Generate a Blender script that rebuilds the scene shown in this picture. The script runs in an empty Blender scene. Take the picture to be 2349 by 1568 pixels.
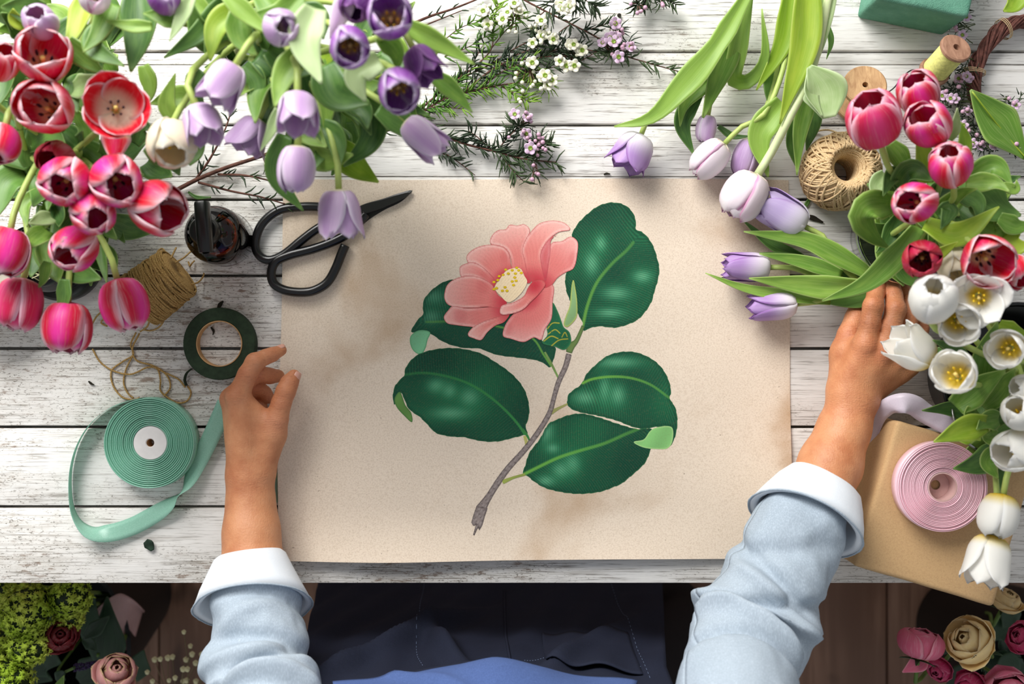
import bpy, bmesh, math, random
import numpy as np
from mathutils import Vector, Matrix
random.seed(7); RNG=np.random.default_rng(11)
SC=bpy.context.scene; COL=SC.collection
PI=math.pi
TZ=.75            # table top height above the floor
HC=1.25           # camera height above the table top
F=2273.0          # focal length in photo pixels
def P(x,y,h=0.0):
    "world point seen at photo position x,y that stands h above the table top"
    d=HC-h
    return Vector(((x-1174.5)*d/F,(784-y)*d/F,TZ+h))
def S(h=0.0): return (HC-h)/F
CAM=Vector((0,0,TZ+HC))
# ---------------------------------------------------------------- objects
def tag(o,label=None,cat=None,group=None,kind=None):
    if label: o['label']=label
    if cat: o['category']=cat
    if group: o['group']=group
    if kind: o['kind']=kind
    return o
def thing(name,loc,label,cat,group=None):
    o=bpy.data.objects.new(name,None); COL.objects.link(o); o.empty_display_size=.02
    o.location=loc; tag(o,label,cat,group); return o
def worldloc(o):
    v=Vector(o.location)
    while o.parent: o=o.parent; v=v+Vector(o.location)
    return v
def mesh(V,Fc,mats=(),uv=None,smooth=True,name='mesh',midx=None,sharp=None):
    me=bpy.data.meshes.new(name)
    V=np.asarray(V,dtype=float)
    me.from_pydata([tuple(v) for v in V],[],[tuple(int(i) for i in f) for f in Fc])
    if uv is not None:
        uv=np.asarray(uv,dtype=float); lay=me.uv_layers.new(name='UVMap')
        li=np.zeros(len(me.loops),dtype=np.int32); me.loops.foreach_get('vertex_index',li)
        lay.data.foreach_set('uv',uv[li].astype(np.float32).ravel())
    for m in (mats if isinstance(mats,(list,tuple)) else [mats]): me.materials.append(m)
    if midx is not None: me.polygons.foreach_set('material_index',np.asarray(midx,dtype=np.int32))
    me.polygons.foreach_set('use_smooth',np.full(len(me.polygons),smooth,dtype=bool))
    if sharp and smooth:
        try: me.set_sharp_from_angle(angle=math.radians(sharp))
        except Exception: pass
    me.update()
    return me
def put(name,me,parent=None,loc=(0,0,0),rot=None,scale=None):
    o=bpy.data.objects.new(name,me); COL.objects.link(o)
    if parent: o.parent=parent
    o.location=loc
    if rot is not None:
        o.rotation_mode='QUATERNION'; o.rotation_quaternion=rot
    if scale is not None: o.scale=(scale,)*3 if np.isscalar(scale) else scale
    return o
def wobj(name,V,Fc,m,parent=None,uv=None,smooth=True,midx=None,sharp=None,fix=True):
    "object from WORLD vertices; origin at its own base"
    V=np.asarray(V,dtype=float)
    if parent: off=np.array(worldloc(parent))
    else: off=np.array([(V[:,0].min()+V[:,0].max())/2,(V[:,1].min()+V[:,1].max())/2,V[:,2].min()])
    me=mesh(V-off,Fc,m,uv,smooth,name,midx,sharp)
    return put(name,me,parent,(0,0,0) if parent else tuple(off))
class MB:
    def __init__(s): s.V=[];s.F=[];s.U=[];s.M=[];s.n=0
    def add(s,V,Fc,U=None,m=0):
        V=np.asarray(V,dtype=float).reshape(-1,3)
        s.V.append(V); s.F+= [tuple(int(i)+s.n for i in f) for f in Fc]; s.M+=[m]*len(Fc)
        s.U.append(np.zeros((len(V),2)) if U is None else np.asarray(U,dtype=float)); s.n+=len(V)
    def out(s,name,m,parent=None,smooth=True,sharp=None):
        return wobj(name,np.vstack(s.V),s.F,m,parent,np.vstack(s.U),smooth,s.M,sharp)
    def me(s,name,m,smooth=True,sharp=None):
        return mesh(np.vstack(s.V),s.F,m,np.vstack(s.U),smooth,name,s.M,sharp)
# ---------------------------------------------------------------- geometry
def spline(pts,n,closed=False):
    "Catmull-Rom through rows of pts, n samples, arc-length-ish"
    p=np.asarray([tuple(q) for q in pts],dtype=float)
    if len(p)==2 and not closed:
        t=np.linspace(0,1,n)[:,None]; return p[0]*(1-t)+p[1]*t
    if closed: q=np.vstack([p[-1],p,p[0],p[1]])
    else: q=np.vstack([2*p[0]-p[1],p,2*p[-1]-p[-2]])
    k=16; out=[]; D=min(3,q.shape[1])
    for i in range(len(q)-3):
        A,B,C,E=q[i:i+4]; t0=0.0; t1=t0+max(np.linalg.norm((B-A)[:D]),1e-9)**.5; t2=t1+max(np.linalg.norm((C-B)[:D]),1e-9)**.5; t3=t2+max(np.linalg.norm((E-C)[:D]),1e-9)**.5
        t=np.linspace(t1,t2,k,endpoint=False)[:,None]
        a1=(t1-t)/(t1-t0)*A+(t-t0)/(t1-t0)*B; a2=(t2-t)/(t2-t1)*B+(t-t1)/(t2-t1)*C; a3=(t3-t)/(t3-t2)*C+(t-t2)/(t3-t2)*E
        b1=(t2-t)/(t2-t0)*a1+(t-t0)/(t2-t0)*a2; b2=(t3-t)/(t3-t1)*a2+(t-t1)/(t3-t1)*a3
        out.append((t2-t)/(t2-t1)*b1+(t-t1)/(t2-t1)*b2)
    out=np.vstack(out+[q[-2][None]])
    L=np.r_[0,np.cumsum(np.linalg.norm(np.diff(out[:,:3],axis=0),axis=1))]
    s=np.linspace(0,L[-1],n+(1 if closed else 0))[: n]
    return np.stack([np.interp(s,L,out[:,i]) for i in range(out.shape[1])],1)
def frames(C,up=(0,0,1),closed=False):
    C=np.asarray(C); T=np.gradient(C,axis=0)
    if closed: T=np.roll(C,-1,0)-np.roll(C,1,0)
    T/= np.linalg.norm(T,axis=1)[:,None]+1e-12
    N=np.zeros_like(T); u=np.array(up,dtype=float)
    if abs(T[0]@u)>.95: u=np.array([0,1.,0]) if abs(T[0][1])<.9 else np.array([1.,0,0])
    n=u-T[0]*(u@T[0]); n/=np.linalg.norm(n)
    for i in range(len(T)):
        n=n-T[i]*(n@T[i]); n/=np.linalg.norm(n)+1e-12; N[i]=n
    return T,N,np.cross(T,N)
def tube(C,r,k=8,closed=False,flat=1.0,cap=True,up=(0,0,1)):
    C=np.asarray([tuple(c) for c in C],dtype=float); n=len(C); r=np.broadcast_to(np.asarray(r,dtype=float),(n,))
    T,N,B=frames(C,up,closed)
    a=np.linspace(0,2*PI,k,endpoint=False)
    V=(C[:,None]+r[:,None,None]*(np.cos(a)[None,:,None]*B[:,None]+flat*np.sin(a)[None,:,None]*N[:,None])).reshape(-1,3)
    U=np.stack([np.repeat(np.linspace(0,1,n),k),np.tile(np.arange(k)/k,n)],1)
    Fc=[]
    for i in range(n if closed else n-1):
        j=(i+1)%n
        for q in range(k): Fc.append((i*k+q,i*k+(q+1)%k,j*k+(q+1)%k,j*k+q))
    if cap and not closed:
        Fc.append(tuple(range(k-1,-1,-1))); Fc.append(tuple((n-1)*k+q for q in range(k)))
    return V,Fc,U
def rings(R,cap=True,closed=False):
    "loft a list of equal-length rings"
    R=[np.asarray(x) for x in R]; k=len(R[0]); n=len(R); V=np.vstack(R); Fc=[]
    for i in range(n if closed else n-1):
        j=(i+1)%n
        for q in range(k): Fc.append((i*k+q,i*k+(q+1)%k,j*k+(q+1)%k,j*k+q))
    if cap and not closed:
        Fc.append(tuple(range(k-1,-1,-1))); Fc.append(tuple((n-1)*k+q for q in range(k)))
    U=np.stack([np.repeat(np.linspace(0,1,n),k),np.tile(np.arange(k)/k,n)],1)
    return V,Fc,U
def lathe(prof,k=48,axis=None,origin=(0,0,0),closed=False,cap=True):
    "revolve (r,z) rows; axis = world direction of +z"
    a=np.linspace(0,2*PI,k,endpoint=False)
    R=[np.stack([r*np.cos(a),r*np.sin(a),np.full(k,z)],1) for r,z in prof]
    V,Fc,U=rings(R,cap,closed)
    if axis is not None:
        M=np.array(Vector((0,0,1)).rotation_difference(Vector(axis)).to_matrix()); V=V@M.T
    return V+np.array(origin),Fc,U
def grid_shell(G,th,wrap=False):
    "closed thin shell from a grid of points G[nu][nv]"
    G=np.asarray(G,dtype=float); nu,nv=G.shape[:2]
    du=np.gradient(G,axis=0); dv=np.gradient(G,axis=1)
    N=np.cross(du,dv); N/=np.linalg.norm(N,axis=2)[...,None]+1e-12
    A=(G+N*th/2).reshape(-1,3); Bk=(G-N*th/2).reshape(-1,3); m=nu*nv
    I=lambda i,j:i*nv+j
    Fc=[]
    for i in range(nu-1):
        for j in range(nv-1):
            q=(I(i,j),I(i+1,j),I(i+1,j+1),I(i,j+1)); Fc.append(q); Fc.append(tuple(m+x for x in q[::-1]))
    for i in range(nu-1):
        Fc.append((I(i,0),m+I(i,0),m+I(i+1,0),I(i+1,0))); Fc.append((I(i+1,nv-1),m+I(i+1,nv-1),m+I(i,nv-1),I(i,nv-1)))
    for j in range(nv-1):
        Fc.append((I(0,j+1),m+I(0,j+1),m+I(0,j),I(0,j))); Fc.append((I(nu-1,j),m+I(nu-1,j),m+I(nu-1,j+1),I(nu-1,j+1)))
    uu,vv=np.meshgrid(np.linspace(0,1,nu),np.linspace(0,1,nv),indexing='ij')
    U=np.stack([uu.ravel(),vv.ravel()],1)
    return np.vstack([A,Bk]),Fc,np.vstack([U,U])
def cbox(c,size,rz=0.0,bev=.004,seg=2):
    "bevelled box, c = centre of the base"
    bm=bmesh.new(); bmesh.ops.create_cube(bm,size=1)
    for v in bm.verts: v.co=Vector((v.co.x*size[0],v.co.y*size[1],(v.co.z+.5)*size[2]))
    if bev: bmesh.ops.bevel(bm,geom=list(bm.edges),offset=bev,segments=seg,profile=.6,affect='EDGES')
    M=Matrix.Translation(Vector(c))@Matrix.Rotation(rz,4,'Z'); bmesh.ops.transform(bm,matrix=M,verts=bm.verts)
    bm.verts.index_update(); V=[tuple(v.co) for v in bm.verts]; Fc=[tuple(v.index for v in f.verts) for f in bm.faces]; bm.free()
    return V,Fc
def ball(r=1,c=(0,0,0),k=10,m=7,sc=(1,1,1)):
    pr=[(math.sin(PI*i/m)*r+ (1e-5 if i in(0,m) else 0),-math.cos(PI*i/m)*r) for i in range(m+1)]
    V,Fc,U=lathe(pr,k); return V*np.array(sc)+np.array(c),Fc,U
# ---------------------------------------------------------------- materials
def lin(c):
    "sRGB 0-255 -> linear"
    o=[]
    for x in c[:3]:
        x=x/255; o.append(x/12.92 if x<=.04045 else ((x+.055)/1.055)**2.4)
    return (*o,1.0)
class NG:
    def __init__(s,name,rough=.5,spec=.4,col=None,**kw):
        s.m=bpy.data.materials.new(name); s.m.use_nodes=True; s.t=s.m.node_tree
        s.b=s.t.nodes['Principled BSDF']; s.o=s.t.nodes['Material Output']
        s.b.inputs['Roughness'].default_value=rough; s.b.inputs['Specular IOR Level'].default_value=spec
        if col: s.b.inputs['Base Color'].default_value=lin(col)
        for k,v in kw.items(): s.b.inputs[k.replace('_',' ')].default_value=v
    def n(s,ty,**p):
        d=s.t.nodes.new(ty)
        for k,v in p.items(): setattr(d,k,v)
        return d
    def set(s,sock,v):
        if isinstance(v,bpy.types.NodeSocket): s.t.links.new(v,sock)
        else: sock.default_value=v
    def coord(s,which='Object',scale=(1,1,1)):
        c=s.n('ShaderNodeTexCoord').outputs[which]
        mp=s.n('ShaderNodeMapping'); mp.inputs['Scale'].default_value=scale; s.t.links.new(c,mp.inputs[0]); return mp.outputs[0]
    def noise(s,vec,scale=5,detail=3,rough=.5,dist=0):
        d=s.n('ShaderNodeTexNoise'); s.set(d.inputs['Vector'],vec)
        d.inputs['Scale'].default_value=scale; d.inputs['Detail'].default_value=detail; d.inputs['Roughness'].default_value=rough; d.inputs['Distortion'].default_value=dist
        return d.outputs['Fac']
    def ramp(s,f,*st,interp='LINEAR'):
        d=s.n('ShaderNodeValToRGB'); s.set(d.inputs[0],f); cr=d.color_ramp; cr.interpolation=interp
        while len(cr.elements)<len(st): cr.elements.new(.5)
        for e,(p,c) in zip(cr.elements,st):
            e.position=p; e.color=c if len(c)==4 else lin(c)
        return d.outputs[0]
    def mask(s,f,a,b):
        d=s.n('ShaderNodeMapRange'); d.interpolation_type='SMOOTHSTEP'; s.set(d.inputs[0],f); d.inputs[1].default_value=a; d.inputs[2].default_value=b; return d.outputs[0]
    def mix(s,f,a,b,bt='MIX'):
        d=s.n('ShaderNodeMix',data_type='RGBA',blend_type=bt); s.set(d.inputs['Factor'],f)
        for k,v in (('A',a),('B',b)):
            sock=[i for i in d.inputs if i.name==k and i.type=='RGBA'][0]
            s.set(sock,lin(v) if isinstance(v,tuple) and len(v)==3 else v)
        return [o for o in d.outputs if o.type=='RGBA'][0]
    def math(s,op,a,b=0.0,c=0.0):
        d=s.n('ShaderNodeMath',operation=op)
        for i,v in enumerate((a,b,c)): s.set(d.inputs[i],v)
        return d.outputs[0]
    def sep(s,vec):
        d=s.n('ShaderNodeSeparateXYZ'); s.set(d.inputs[0],vec); return d.outputs
    def color(s,v): s.set(s.b.inputs['Base Color'],v); s.c=v; return s
    def bump(s,f,strength=.3,dist=.002):
        d=s.n('ShaderNodeBump'); s.set(d.inputs['Height'],f); d.inputs['Strength'].default_value=strength; d.inputs['Distance'].default_value=dist
        s.t.links.new(d.outputs[0],s.b.inputs['Normal']); return s
    def translucent(s,amt,tint=None):
        tr=s.n('ShaderNodeBsdfTranslucent'); mx=s.n('ShaderNodeMixShader'); mx.inputs[0].default_value=amt
        if hasattr(s,'c'): s.set(tr.inputs[0],s.c if tint is None else s.mix(1.0,s.c,tint,'MULTIPLY'))
        s.t.links.new(s.b.outputs[0],mx.inputs[1]); s.t.links.new(tr.outputs[0],mx.inputs[2]); s.t.links.new(mx.outputs[0],s.o.inputs[0]); return s
def plain(name,col,rough=.5,spec=.4,var=.0,bump=0,sc=60,**kw):
    g=NG(name,rough,spec,col,**kw)
    if var:
        f=g.noise(g.coord(),sc,4,.6); d=tuple(max(0,c*(1-var)) for c in col); u=tuple(min(255,c*(1+var*.6)) for c in col)
        g.color(g.ramp(f,(.3,d),(.7,u)))
        if bump: g.bump(f,bump)
    return g.m
M={}
def petal_mat(name,main,edge,base,tint=None,ew=.55,bw=.24,tr=.25):
    g=NG(name,.45,.35)
    uv=g.sep(g.coord('UV')); u=uv[0]; v=g.math('ABSOLUTE',g.math('MULTIPLY_ADD',uv[1],2.0,-1.0))
    st=g.noise(g.coord('UV',(2.2,26,1)),1.0,3,.6)
    e=g.math('MAXIMUM',g.math('POWER',v,2.4),g.math('MULTIPLY',g.math('POWER',u,5.0),.9))
    e=g.math('ADD',e,g.math('MULTIPLY_ADD',st,.5,-.25))
    c=main if tint is None else g.mix(g.mask(g.math('ADD',v,g.math('MULTIPLY_ADD',st,.6,-.3)),.55,.0),main,tint)
    c=g.mix(g.mask(e,ew,1.0),c,edge)
    c=g.mix(g.mask(u,bw,bw*.3),c,base)
    c=g.mix(g.math('MULTIPLY',g.mask(st,.45,.75),.16),c,(255,255,255))
    g.color(c); g.bump(st,.15,.001); g.translucent(tr)
    return g.m
M['red']=petal_mat('red_tulip_petal',(226,14,44),(255,230,236),(246,222,176),(230,40,100),.24,.3)
M['redo']=petal_mat('red_open_tulip_petal',(222,12,44),(255,226,232),(246,232,206),None,.5,.62,.3)
M['lil2']=petal_mat('two_tone_lilac_petal',(186,146,208),(170,118,192),(246,240,244),(196,160,214),.5,.75,.26)
M['lil3']=petal_mat('blue_lilac_petal',(206,186,228),(188,156,214),(246,242,250),None,.5,.7,.3)
M['pink']=petal_mat('magenta_tulip_petal',(220,22,62),(255,216,226),(226,70,128),(238,58,160),.3)
M['crim']=petal_mat('crimson_tulip_petal',(176,10,40),(226,70,104),(90,14,40),(196,24,74),.7)
M['hot']=petal_mat('pink_tulip_petal',(222,34,86),(255,206,222),(250,170,190),(236,70,134),.36)
M['lilac']=petal_mat('lilac_tulip_petal',(222,196,226),(248,238,250),(244,236,206),(208,172,216),.45,.2,.32)
M['dlilac']=petal_mat('mauve_tulip_petal',(192,162,202),(220,196,226),(228,222,184),(180,146,192),.55)
M['viol']=petal_mat('violet_tulip_petal',(182,118,202),(246,234,250),(240,214,120),(164,90,188),.26,.3,.42)
M['dviol']=petal_mat('deep_violet_tulip_petal',(132,72,150),(190,136,202),(150,130,90),(98,40,118),.55)
M['pale']=petal_mat('pale_pink_tulip_petal',(246,234,240),(230,164,204),(248,242,214),(250,244,246),.6,.24,.3)
M['white']=petal_mat('white_tulip_petal',(253,252,248),(255,255,254),(242,218,50),None,.5,.42,.52)
M['cream']=petal_mat('cream_tulip_petal',(248,240,220),(253,250,242),(238,226,170),None,.5,.3,.5)
def rose_mat(name,main,edge,base): return petal_mat(name,main,edge,base,None,.62)
M['rose_d']=rose_mat('dark_red_rose_petal',(112,8,22),(146,20,36),(50,4,10))
M['rose_p']=rose_mat('dusty_pink_rose_petal',(214,150,146),(222,196,140),(180,90,96))
M['rose_y']=rose_mat('yellow_rose_petal',(248,222,160),(252,232,186),(236,190,120))
M['rose_k']=rose_mat('pink_rose_petal',(222,108,138),(240,160,178),(226,170,140))
M['rose_m']=rose_mat('magenta_rose_petal',(206,50,106),(236,124,158),(150,24,66))
def leaf_mat(name,a,b,edge,tr=.3,rough=.42):
    g=NG(name,rough,.45)
    uvc=g.coord('UV'); uv=g.sep(uvc); v=g.math('ABSOLUTE',g.math('MULTIPLY_ADD',uv[1],2.0,-1.0))
    st=g.noise(g.coord('UV',(1.6,34,1)),1.0,2,.6); bl=g.noise(g.coord('UV',(2.2,1.6,1)),1.6,2)
    rnd=g.n('ShaderNodeObjectInfo').outputs['Random']
    f=g.math('ADD',g.math('MULTIPLY',bl,.75),g.math('MULTIPLY_ADD',rnd,.5,-.15))
    c=g.mix(g.mask(f,.2,.75),a,b)
    c=g.mix(g.math('MULTIPLY',g.mask(st,.45,.7),.28),c,edge)
    c=g.mix(g.math('MULTIPLY',g.mask(v,.86,1.0),.6),c,edge)
    c=g.mix(g.math('MULTIPLY',g.mask(uv[0],.86,1.0),.4),c,edge)
    g.color(c); g.bump(st,.2,.0008); g.translucent(tr,lin((235,255,120))); return g.m
M['lf']=leaf_mat('tulip_leaf_green',(108,154,56),(158,194,84),(204,224,140),.34)
M['ld']=leaf_mat('tulip_leaf_dark_green',(64,106,46),(102,146,64),(156,190,108),.26)
M['ly']=leaf_mat('tulip_leaf_yellow_green',(150,186,50),(188,208,70),(214,226,120),.38)
M['lp']=leaf_mat('tulip_leaf_pale_green',(166,196,124),(196,216,160),(224,236,196),.3)
M['rl']=leaf_mat('rose_leaf_green',(22,44,26),(34,64,38),(60,90,60),.1)
M['stem']=plain('tulip_stem',(176,196,106),.45,.4,.12,sc=30)
M['stem_p']=plain('pale_tulip_stem',(214,226,172),.45,.4,.08,sc=30)
M['stem_d']=plain('green_stem',(96,126,56),.5,.3,.15,sc=30)
M['stam_k']=plain('dark_stamen',(38,18,34),.6); M['stam_y']=plain('yellow_stamen',(240,200,40),.6,var=.1); M['pist']=plain('pistil',(224,196,110),.6)
M['black']=plain('black_enamel',(12,12,13),.28,.5); M['iron']=NG('black_iron',.42,.5,(24,23,22)).m
M['blackmat']=plain('black_paint',(20,20,21),.5,.4)
# ---- white painted table boards
def wood_white():
    g=NG('distressed_white_paint',.55,.35)
    o=g.coord('Object'); gr=g.noise(g.coord('Object',(5,150,5)),1,6,.65,.6); gr2=g.noise(g.coord('Object',(18,620,14)),1,3,.65)
    big=g.noise(g.coord('Object',(2.2,5,2)),1,3); sp=g.noise(g.coord('Object',(260,620,150)),1,2,.6); pat=g.noise(g.coord('Object',(4,9,5)),1,5,.75)
    x,y,z=g.sep(o)
    worn=g.math('ADD',pat,g.math('ADD',g.math('MULTIPLY',g.mask(x,-.1,-.6),.06),g.math('MULTIPLY',g.mask(y,.0,-.33),.05)))
    c=g.ramp(big,(.3,(226,223,218)),(.7,(240,238,234)))
    c=g.mix(g.math('MULTIPLY',g.mask(gr,.54,.68),.42),c,(160,152,142))
    c=g.mix(g.math('MULTIPLY',g.math('MULTIPLY',g.mask(gr2,.53,.66),g.mask(pat,.25,.6)),.95),c,(112,104,96))
    c=g.mix(g.math('MULTIPLY',g.math('MULTIPLY',g.mask(sp,.57,.66),g.mask(worn,.5,.66)),.85),c,(62,54,48))
    f2=g.noise(g.coord('Object',(40,150,40)),1,4,.7)
    c=g.mix(g.math('MULTIPLY',g.mask(f2,.53,.64),g.mask(worn,.58,.70)),c,(104,66,46))
    c=g.mix(g.math('MULTIPLY',g.mask(worn,.45,.8),.5),c,(186,178,164))
    sz=g.mask(z,-.0035,-.007)
    c=g.mix(sz,c,(70,58,48))
    g.color(c); g.bump(g.math('ADD',gr,g.math('MULTIPLY',gr2,.5)),.35,.0012); return g.m
M['wood']=wood_white()
def floor_wood():
    g=NG('dark_floor_boards',.5,.35)
    gr=g.noise(g.coord('Object',(40,2.2,10)),1,5,.6,.4); big=g.noise(g.coord('Object',(3,1.2,1)),1.5,3)
    kn=g.noise(g.coord('Object',(9,5,5)),1,2)
    c=g.ramp(gr,(.25,(86,60,46)),(.5,(138,104,84)),(.75,(172,136,114)))
    c=g.mix(g.mask(big,.4,.7),c,(108,78,62)); c=g.mix(g.math('MULTIPLY',g.mask(kn,.66,.74),.6),c,(26,16,12))
    g.color(c); g.bump(gr,.3,.002); return g.m
M['floor']=floor_wood()
def kraft(name,a,b,stain=0.0):
    g=NG(name,.72,.2)
    fi=g.noise(g.coord('Object',(1,1,1)),900,2,.7); fl=g.noise(g.coord('Object',(1,1,1)),520,3,.8); big=g.noise(g.coord('Object'),4.2,4,.55,.3); sp=g.noise(g.coord('Object'),330,1,.4)
    c=g.mix(fi,a,b)
    c=g.mix(g.math('MULTIPLY',g.mask(fl,.45,.62),.22),c,(146,112,76))
    c=g.mix(g.math('MULTIPLY',g.mask(sp,.78,.82),.55),c,(92,66,44))
    if stain: c=g.mix(g.math('MULTIPLY',g.mask(big,.52,.74),stain),c,(168,128,82))
    g.color(c); g.bump(fl,.12,.0006); return g.m
M['kraft']=kraft('kraft_paper',(234,219,201),(223,205,183),.66); M['kraft2']=kraft('kraft_gift_wrap',(204,170,126),(186,150,106),.15)
def vcol(name,rough=.7):
    g=NG(name,rough,.2); a=g.n('ShaderNodeAttribute',attribute_name='Col'); c=a.outputs['Color']
    fi=g.noise(g.coord('Object'),520,2,.7); c=g.mix(g.math('MULTIPLY',g.mask(fi,.5,.7),.14),c,(120,100,70)); g.color(c); return g.m
M['print']=vcol('printed_ink')
def skin():
    g=NG('skin',.46,.4)
    big=g.noise(g.coord('Object'),26,4,.6); fi=g.noise(g.coord('Object'),520,3,.6); wr=g.noise(g.coord('Object',(120,620,300)),1,2,.6); hr=g.noise(g.coord('Object',(900,60,200)),1,2,.5)
    at=g.n('ShaderNodeAttribute',attribute_name='knuckle').outputs['Fac']
    c=g.ramp(big,(.3,(190,122,82)),(.52,(214,150,106)),(.75,(224,164,122)))
    c=g.mix(g.math('MULTIPLY',fi,.3),c,(170,98,66)); c=g.mix(g.math('MULTIPLY',at,.5),c,(186,98,70)); c=g.mix(g.math('MULTIPLY',g.math('MULTIPLY',g.mask(wr,.55,.68),at),.4),c,(130,70,48))
    g.color(c)
    g.b.inputs['Subsurface Weight'].default_value=.1; g.b.inputs['Subsurface Radius'].default_value=(.006,.0025,.0012); g.b.inputs['Subsurface Scale'].default_value=1
    g.bump(g.math('ADD',g.math('ADD',fi,g.math('MULTIPLY',hr,.5)),g.math('MULTIPLY',wr,g.math('MULTIPLY_ADD',at,2.6,.25))),.35,.0016); return g.m
M['skin']=skin(); M['nail']=plain('fingernail',(222,166,146),.3,.5)
def cloth(name,a,b,sc=900,w=.25,rough=.85):
    g=NG(name,rough,.15); wv=g.noise(g.coord('Object',(sc,sc*.25,sc)),1,2,.6); bl=g.noise(g.coord('Object'),9,4,.6)
    c=g.mix(bl,a,b); c=g.mix(g.math('MULTIPLY',g.mask(wv,.4,.7),w),c,tuple(min(255,int(x*1.25)+6) for x in b)); g.color(c); g.bump(wv,.2,.0006); return g.m
M['denim']=cloth('pale_blue_denim',(150,164,177),(174,185,195)); M['denimcuff']=cloth('bleached_denim_reverse',(222,228,235),(232,237,242),900,.15)
M['apron']=cloth('shaded_apron_canvas',(30,33,46),(38,43,60),1100,.2); M['bib']=cloth('lit_apron_bib',(62,80,126),(80,102,152),1000,.3); M['trouser']=cloth('black_pinstripe_trousers',(26,24,26),(36,32,34)); M['seam']=plain('seam_stitch',(98,112,140),.8)  # near-black apron and lighter bib: shade and daylight put into their colours
M['hair']=plain('black_hair',(26,18,15),.45,.4,.2); M['eye']=plain('eye',(236,232,226),.2); M['shoe']=plain('black_shoe',(18,18,20),.4)
def twine(name,a,b):
    g=NG(name,.9,.1); uv=g.sep(g.coord('UV')); w=g.noise(g.coord('Object'),900,3,.7); c=g.mix(g.mask(w,.3,.7),a,b); g.color(c); g.bump(w,.6,.001); return g.m
M['jute']=twine('jute_twine',(132,98,52),(206,172,112)); M['jute2']=twine('pale_jute_twine',(182,148,102),(232,206,164))
def turned(name,a,b):
    g=NG(name,.6,.25); gr=g.noise(g.coord('Object',(30,8,8)),4,4,.6,1.2); g.color(g.ramp(gr,(.3,a),(.7,b))); g.bump(gr,.15,.0006); return g.m
M['spool']=turned('turned_spool_wood',(168,126,88),(214,176,130)); M['spool2']=turned('old_spool_wood',(132,94,74),(184,142,116))
M['ythread']=plain('yellow_thread',(228,224,138),.7,.2,.1,.3,300)
def satin(name,a,b,tr=0,rough=.38):
    g=NG(name,rough,.5); w=g.noise(g.coord('Object'),700,2); g.color(g.mix(w,a,b)); g.bump(w,.1,.0004)
    if tr: g.translucent(tr)
    return g.m
M['mint']=satin('mint_satin',(112,180,152),(160,210,188),0,.24); M['mintribbon']=satin('mint_ribbon',(146,204,180),(188,228,212),.4,.28); M['pinks']=satin('pink_satin',(240,190,204),(248,214,222),0,.3); M['pinks2']=satin('shaded_pink_cardboard',(204,164,160),(216,180,174),0,.6); M['lav']=satin('pale_lavender_ribbon',(220,208,222),(234,224,234),.3)
M['card']=plain('white_card',(238,234,230),.7,.2,.03); M['cardb']=plain('cardboard_core',(196,156,112),.8,.1,.1)
M['tape']=plain('green_floral_tape',(44,60,42),.75,.25,.18,.3,120)
def foam():
    g=NG('wet_floral_foam',.9,.15); a=g.noise(g.coord('Object'),70,5,.6); b=g.noise(g.coord('Object'),800,2)
    g.color(g.mix(a,(78,134,110),(118,166,144))); g.bump(g.math('ADD',a,g.math('MULTIPLY',b,.4)),.5,.004); return g.m
M['foam']=foam()
def glass(name,col,rough=.02,ior=1.45):
    g=NG(name,rough,.5,col); g.b.inputs['Transmission Weight'].default_value=1; g.b.inputs['IOR'].default_value=ior; return g.m
def thin_glass(name,tint,rough=.03,edge=None):
    g=NG(name); tr=g.n('ShaderNodeBsdfTransparent'); gl=g.n('ShaderNodeBsdfGlossy'); gl.inputs['Roughness'].default_value=rough; fr=g.n('ShaderNodeFresnel'); fr.inputs[0].default_value=1.5
    mx=g.n('ShaderNodeMixShader'); lw=g.n('ShaderNodeLayerWeight'); lw.inputs[0].default_value=.35
    g.set(tr.inputs[0],g.mix(lw.outputs['Facing'],tint,edge or tint)); g.t.links.new(fr.outputs[0],mx.inputs[0]); g.t.links.new(tr.outputs[0],mx.inputs[1]); g.t.links.new(gl.outputs[0],mx.inputs[2]); g.t.links.new(mx.outputs[0],g.o.inputs[0]); return g.m
M['glass']=thin_glass('clear_glass',(248,252,251),.03,(196,210,208)); M['amber']=thin_glass('amber_glass',(176,112,66),.03,(96,50,26)); M['water']=glass('water',(245,252,250),0,1.33)
M['enamel']=plain('white_enamel',(228,222,210),.35,.5,.04); M['zinc']=NG('zinc',.45,.5,(120,122,120),Metallic=.8).m; M['steel']=NG('steel_wire',.3,.5,(170,170,170),Metallic=1.0).m
M['lavpaint']=plain('bucket_lining',(186,176,186),.5,.4,.05)
M['bark']=plain('brown_bark',(98,66,56),.8,.2,.25,.5,90); M['bark2']=plain('vine_bark',(112,72,64),.75,.2,.3,.6,120); M['raffia']=plain('raffia_tie',(206,180,140),.8)
def needle(name,a,b):
    g=NG(name,.55,.3); r=g.noise(g.coord('Object'),14,2); g.color(g.mix(g.mask(r,.35,.65),a,b)); return g.m
M['need']=needle('dark_needles',(38,52,36),(62,80,48)); M['needg']=needle('green_needles',(70,108,38),(128,162,60))
M['budp']=plain('pink_wax_bud',(206,164,186),.4,.4,.12,sc=200); M['budw']=plain('white_wax_bud',(230,226,206),.4,.4,.1,sc=200); M['budg']=plain('green_calyx',(140,170,60),.5); M['calyx']=plain('dark_calyx',(84,96,56),.5)
M['wxw']=petal_mat('white_wax_petal',(250,246,226),(255,255,250),(220,220,110)); M['wxp']=petal_mat('pink_wax_petal',(226,196,222),(246,230,242),(190,130,160))
M['lime']=needle('lime_florets',(158,188,48),(216,230,96)); M['limed']=plain('dark_foliage',(30,46,22),.6,.3,.3)
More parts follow.
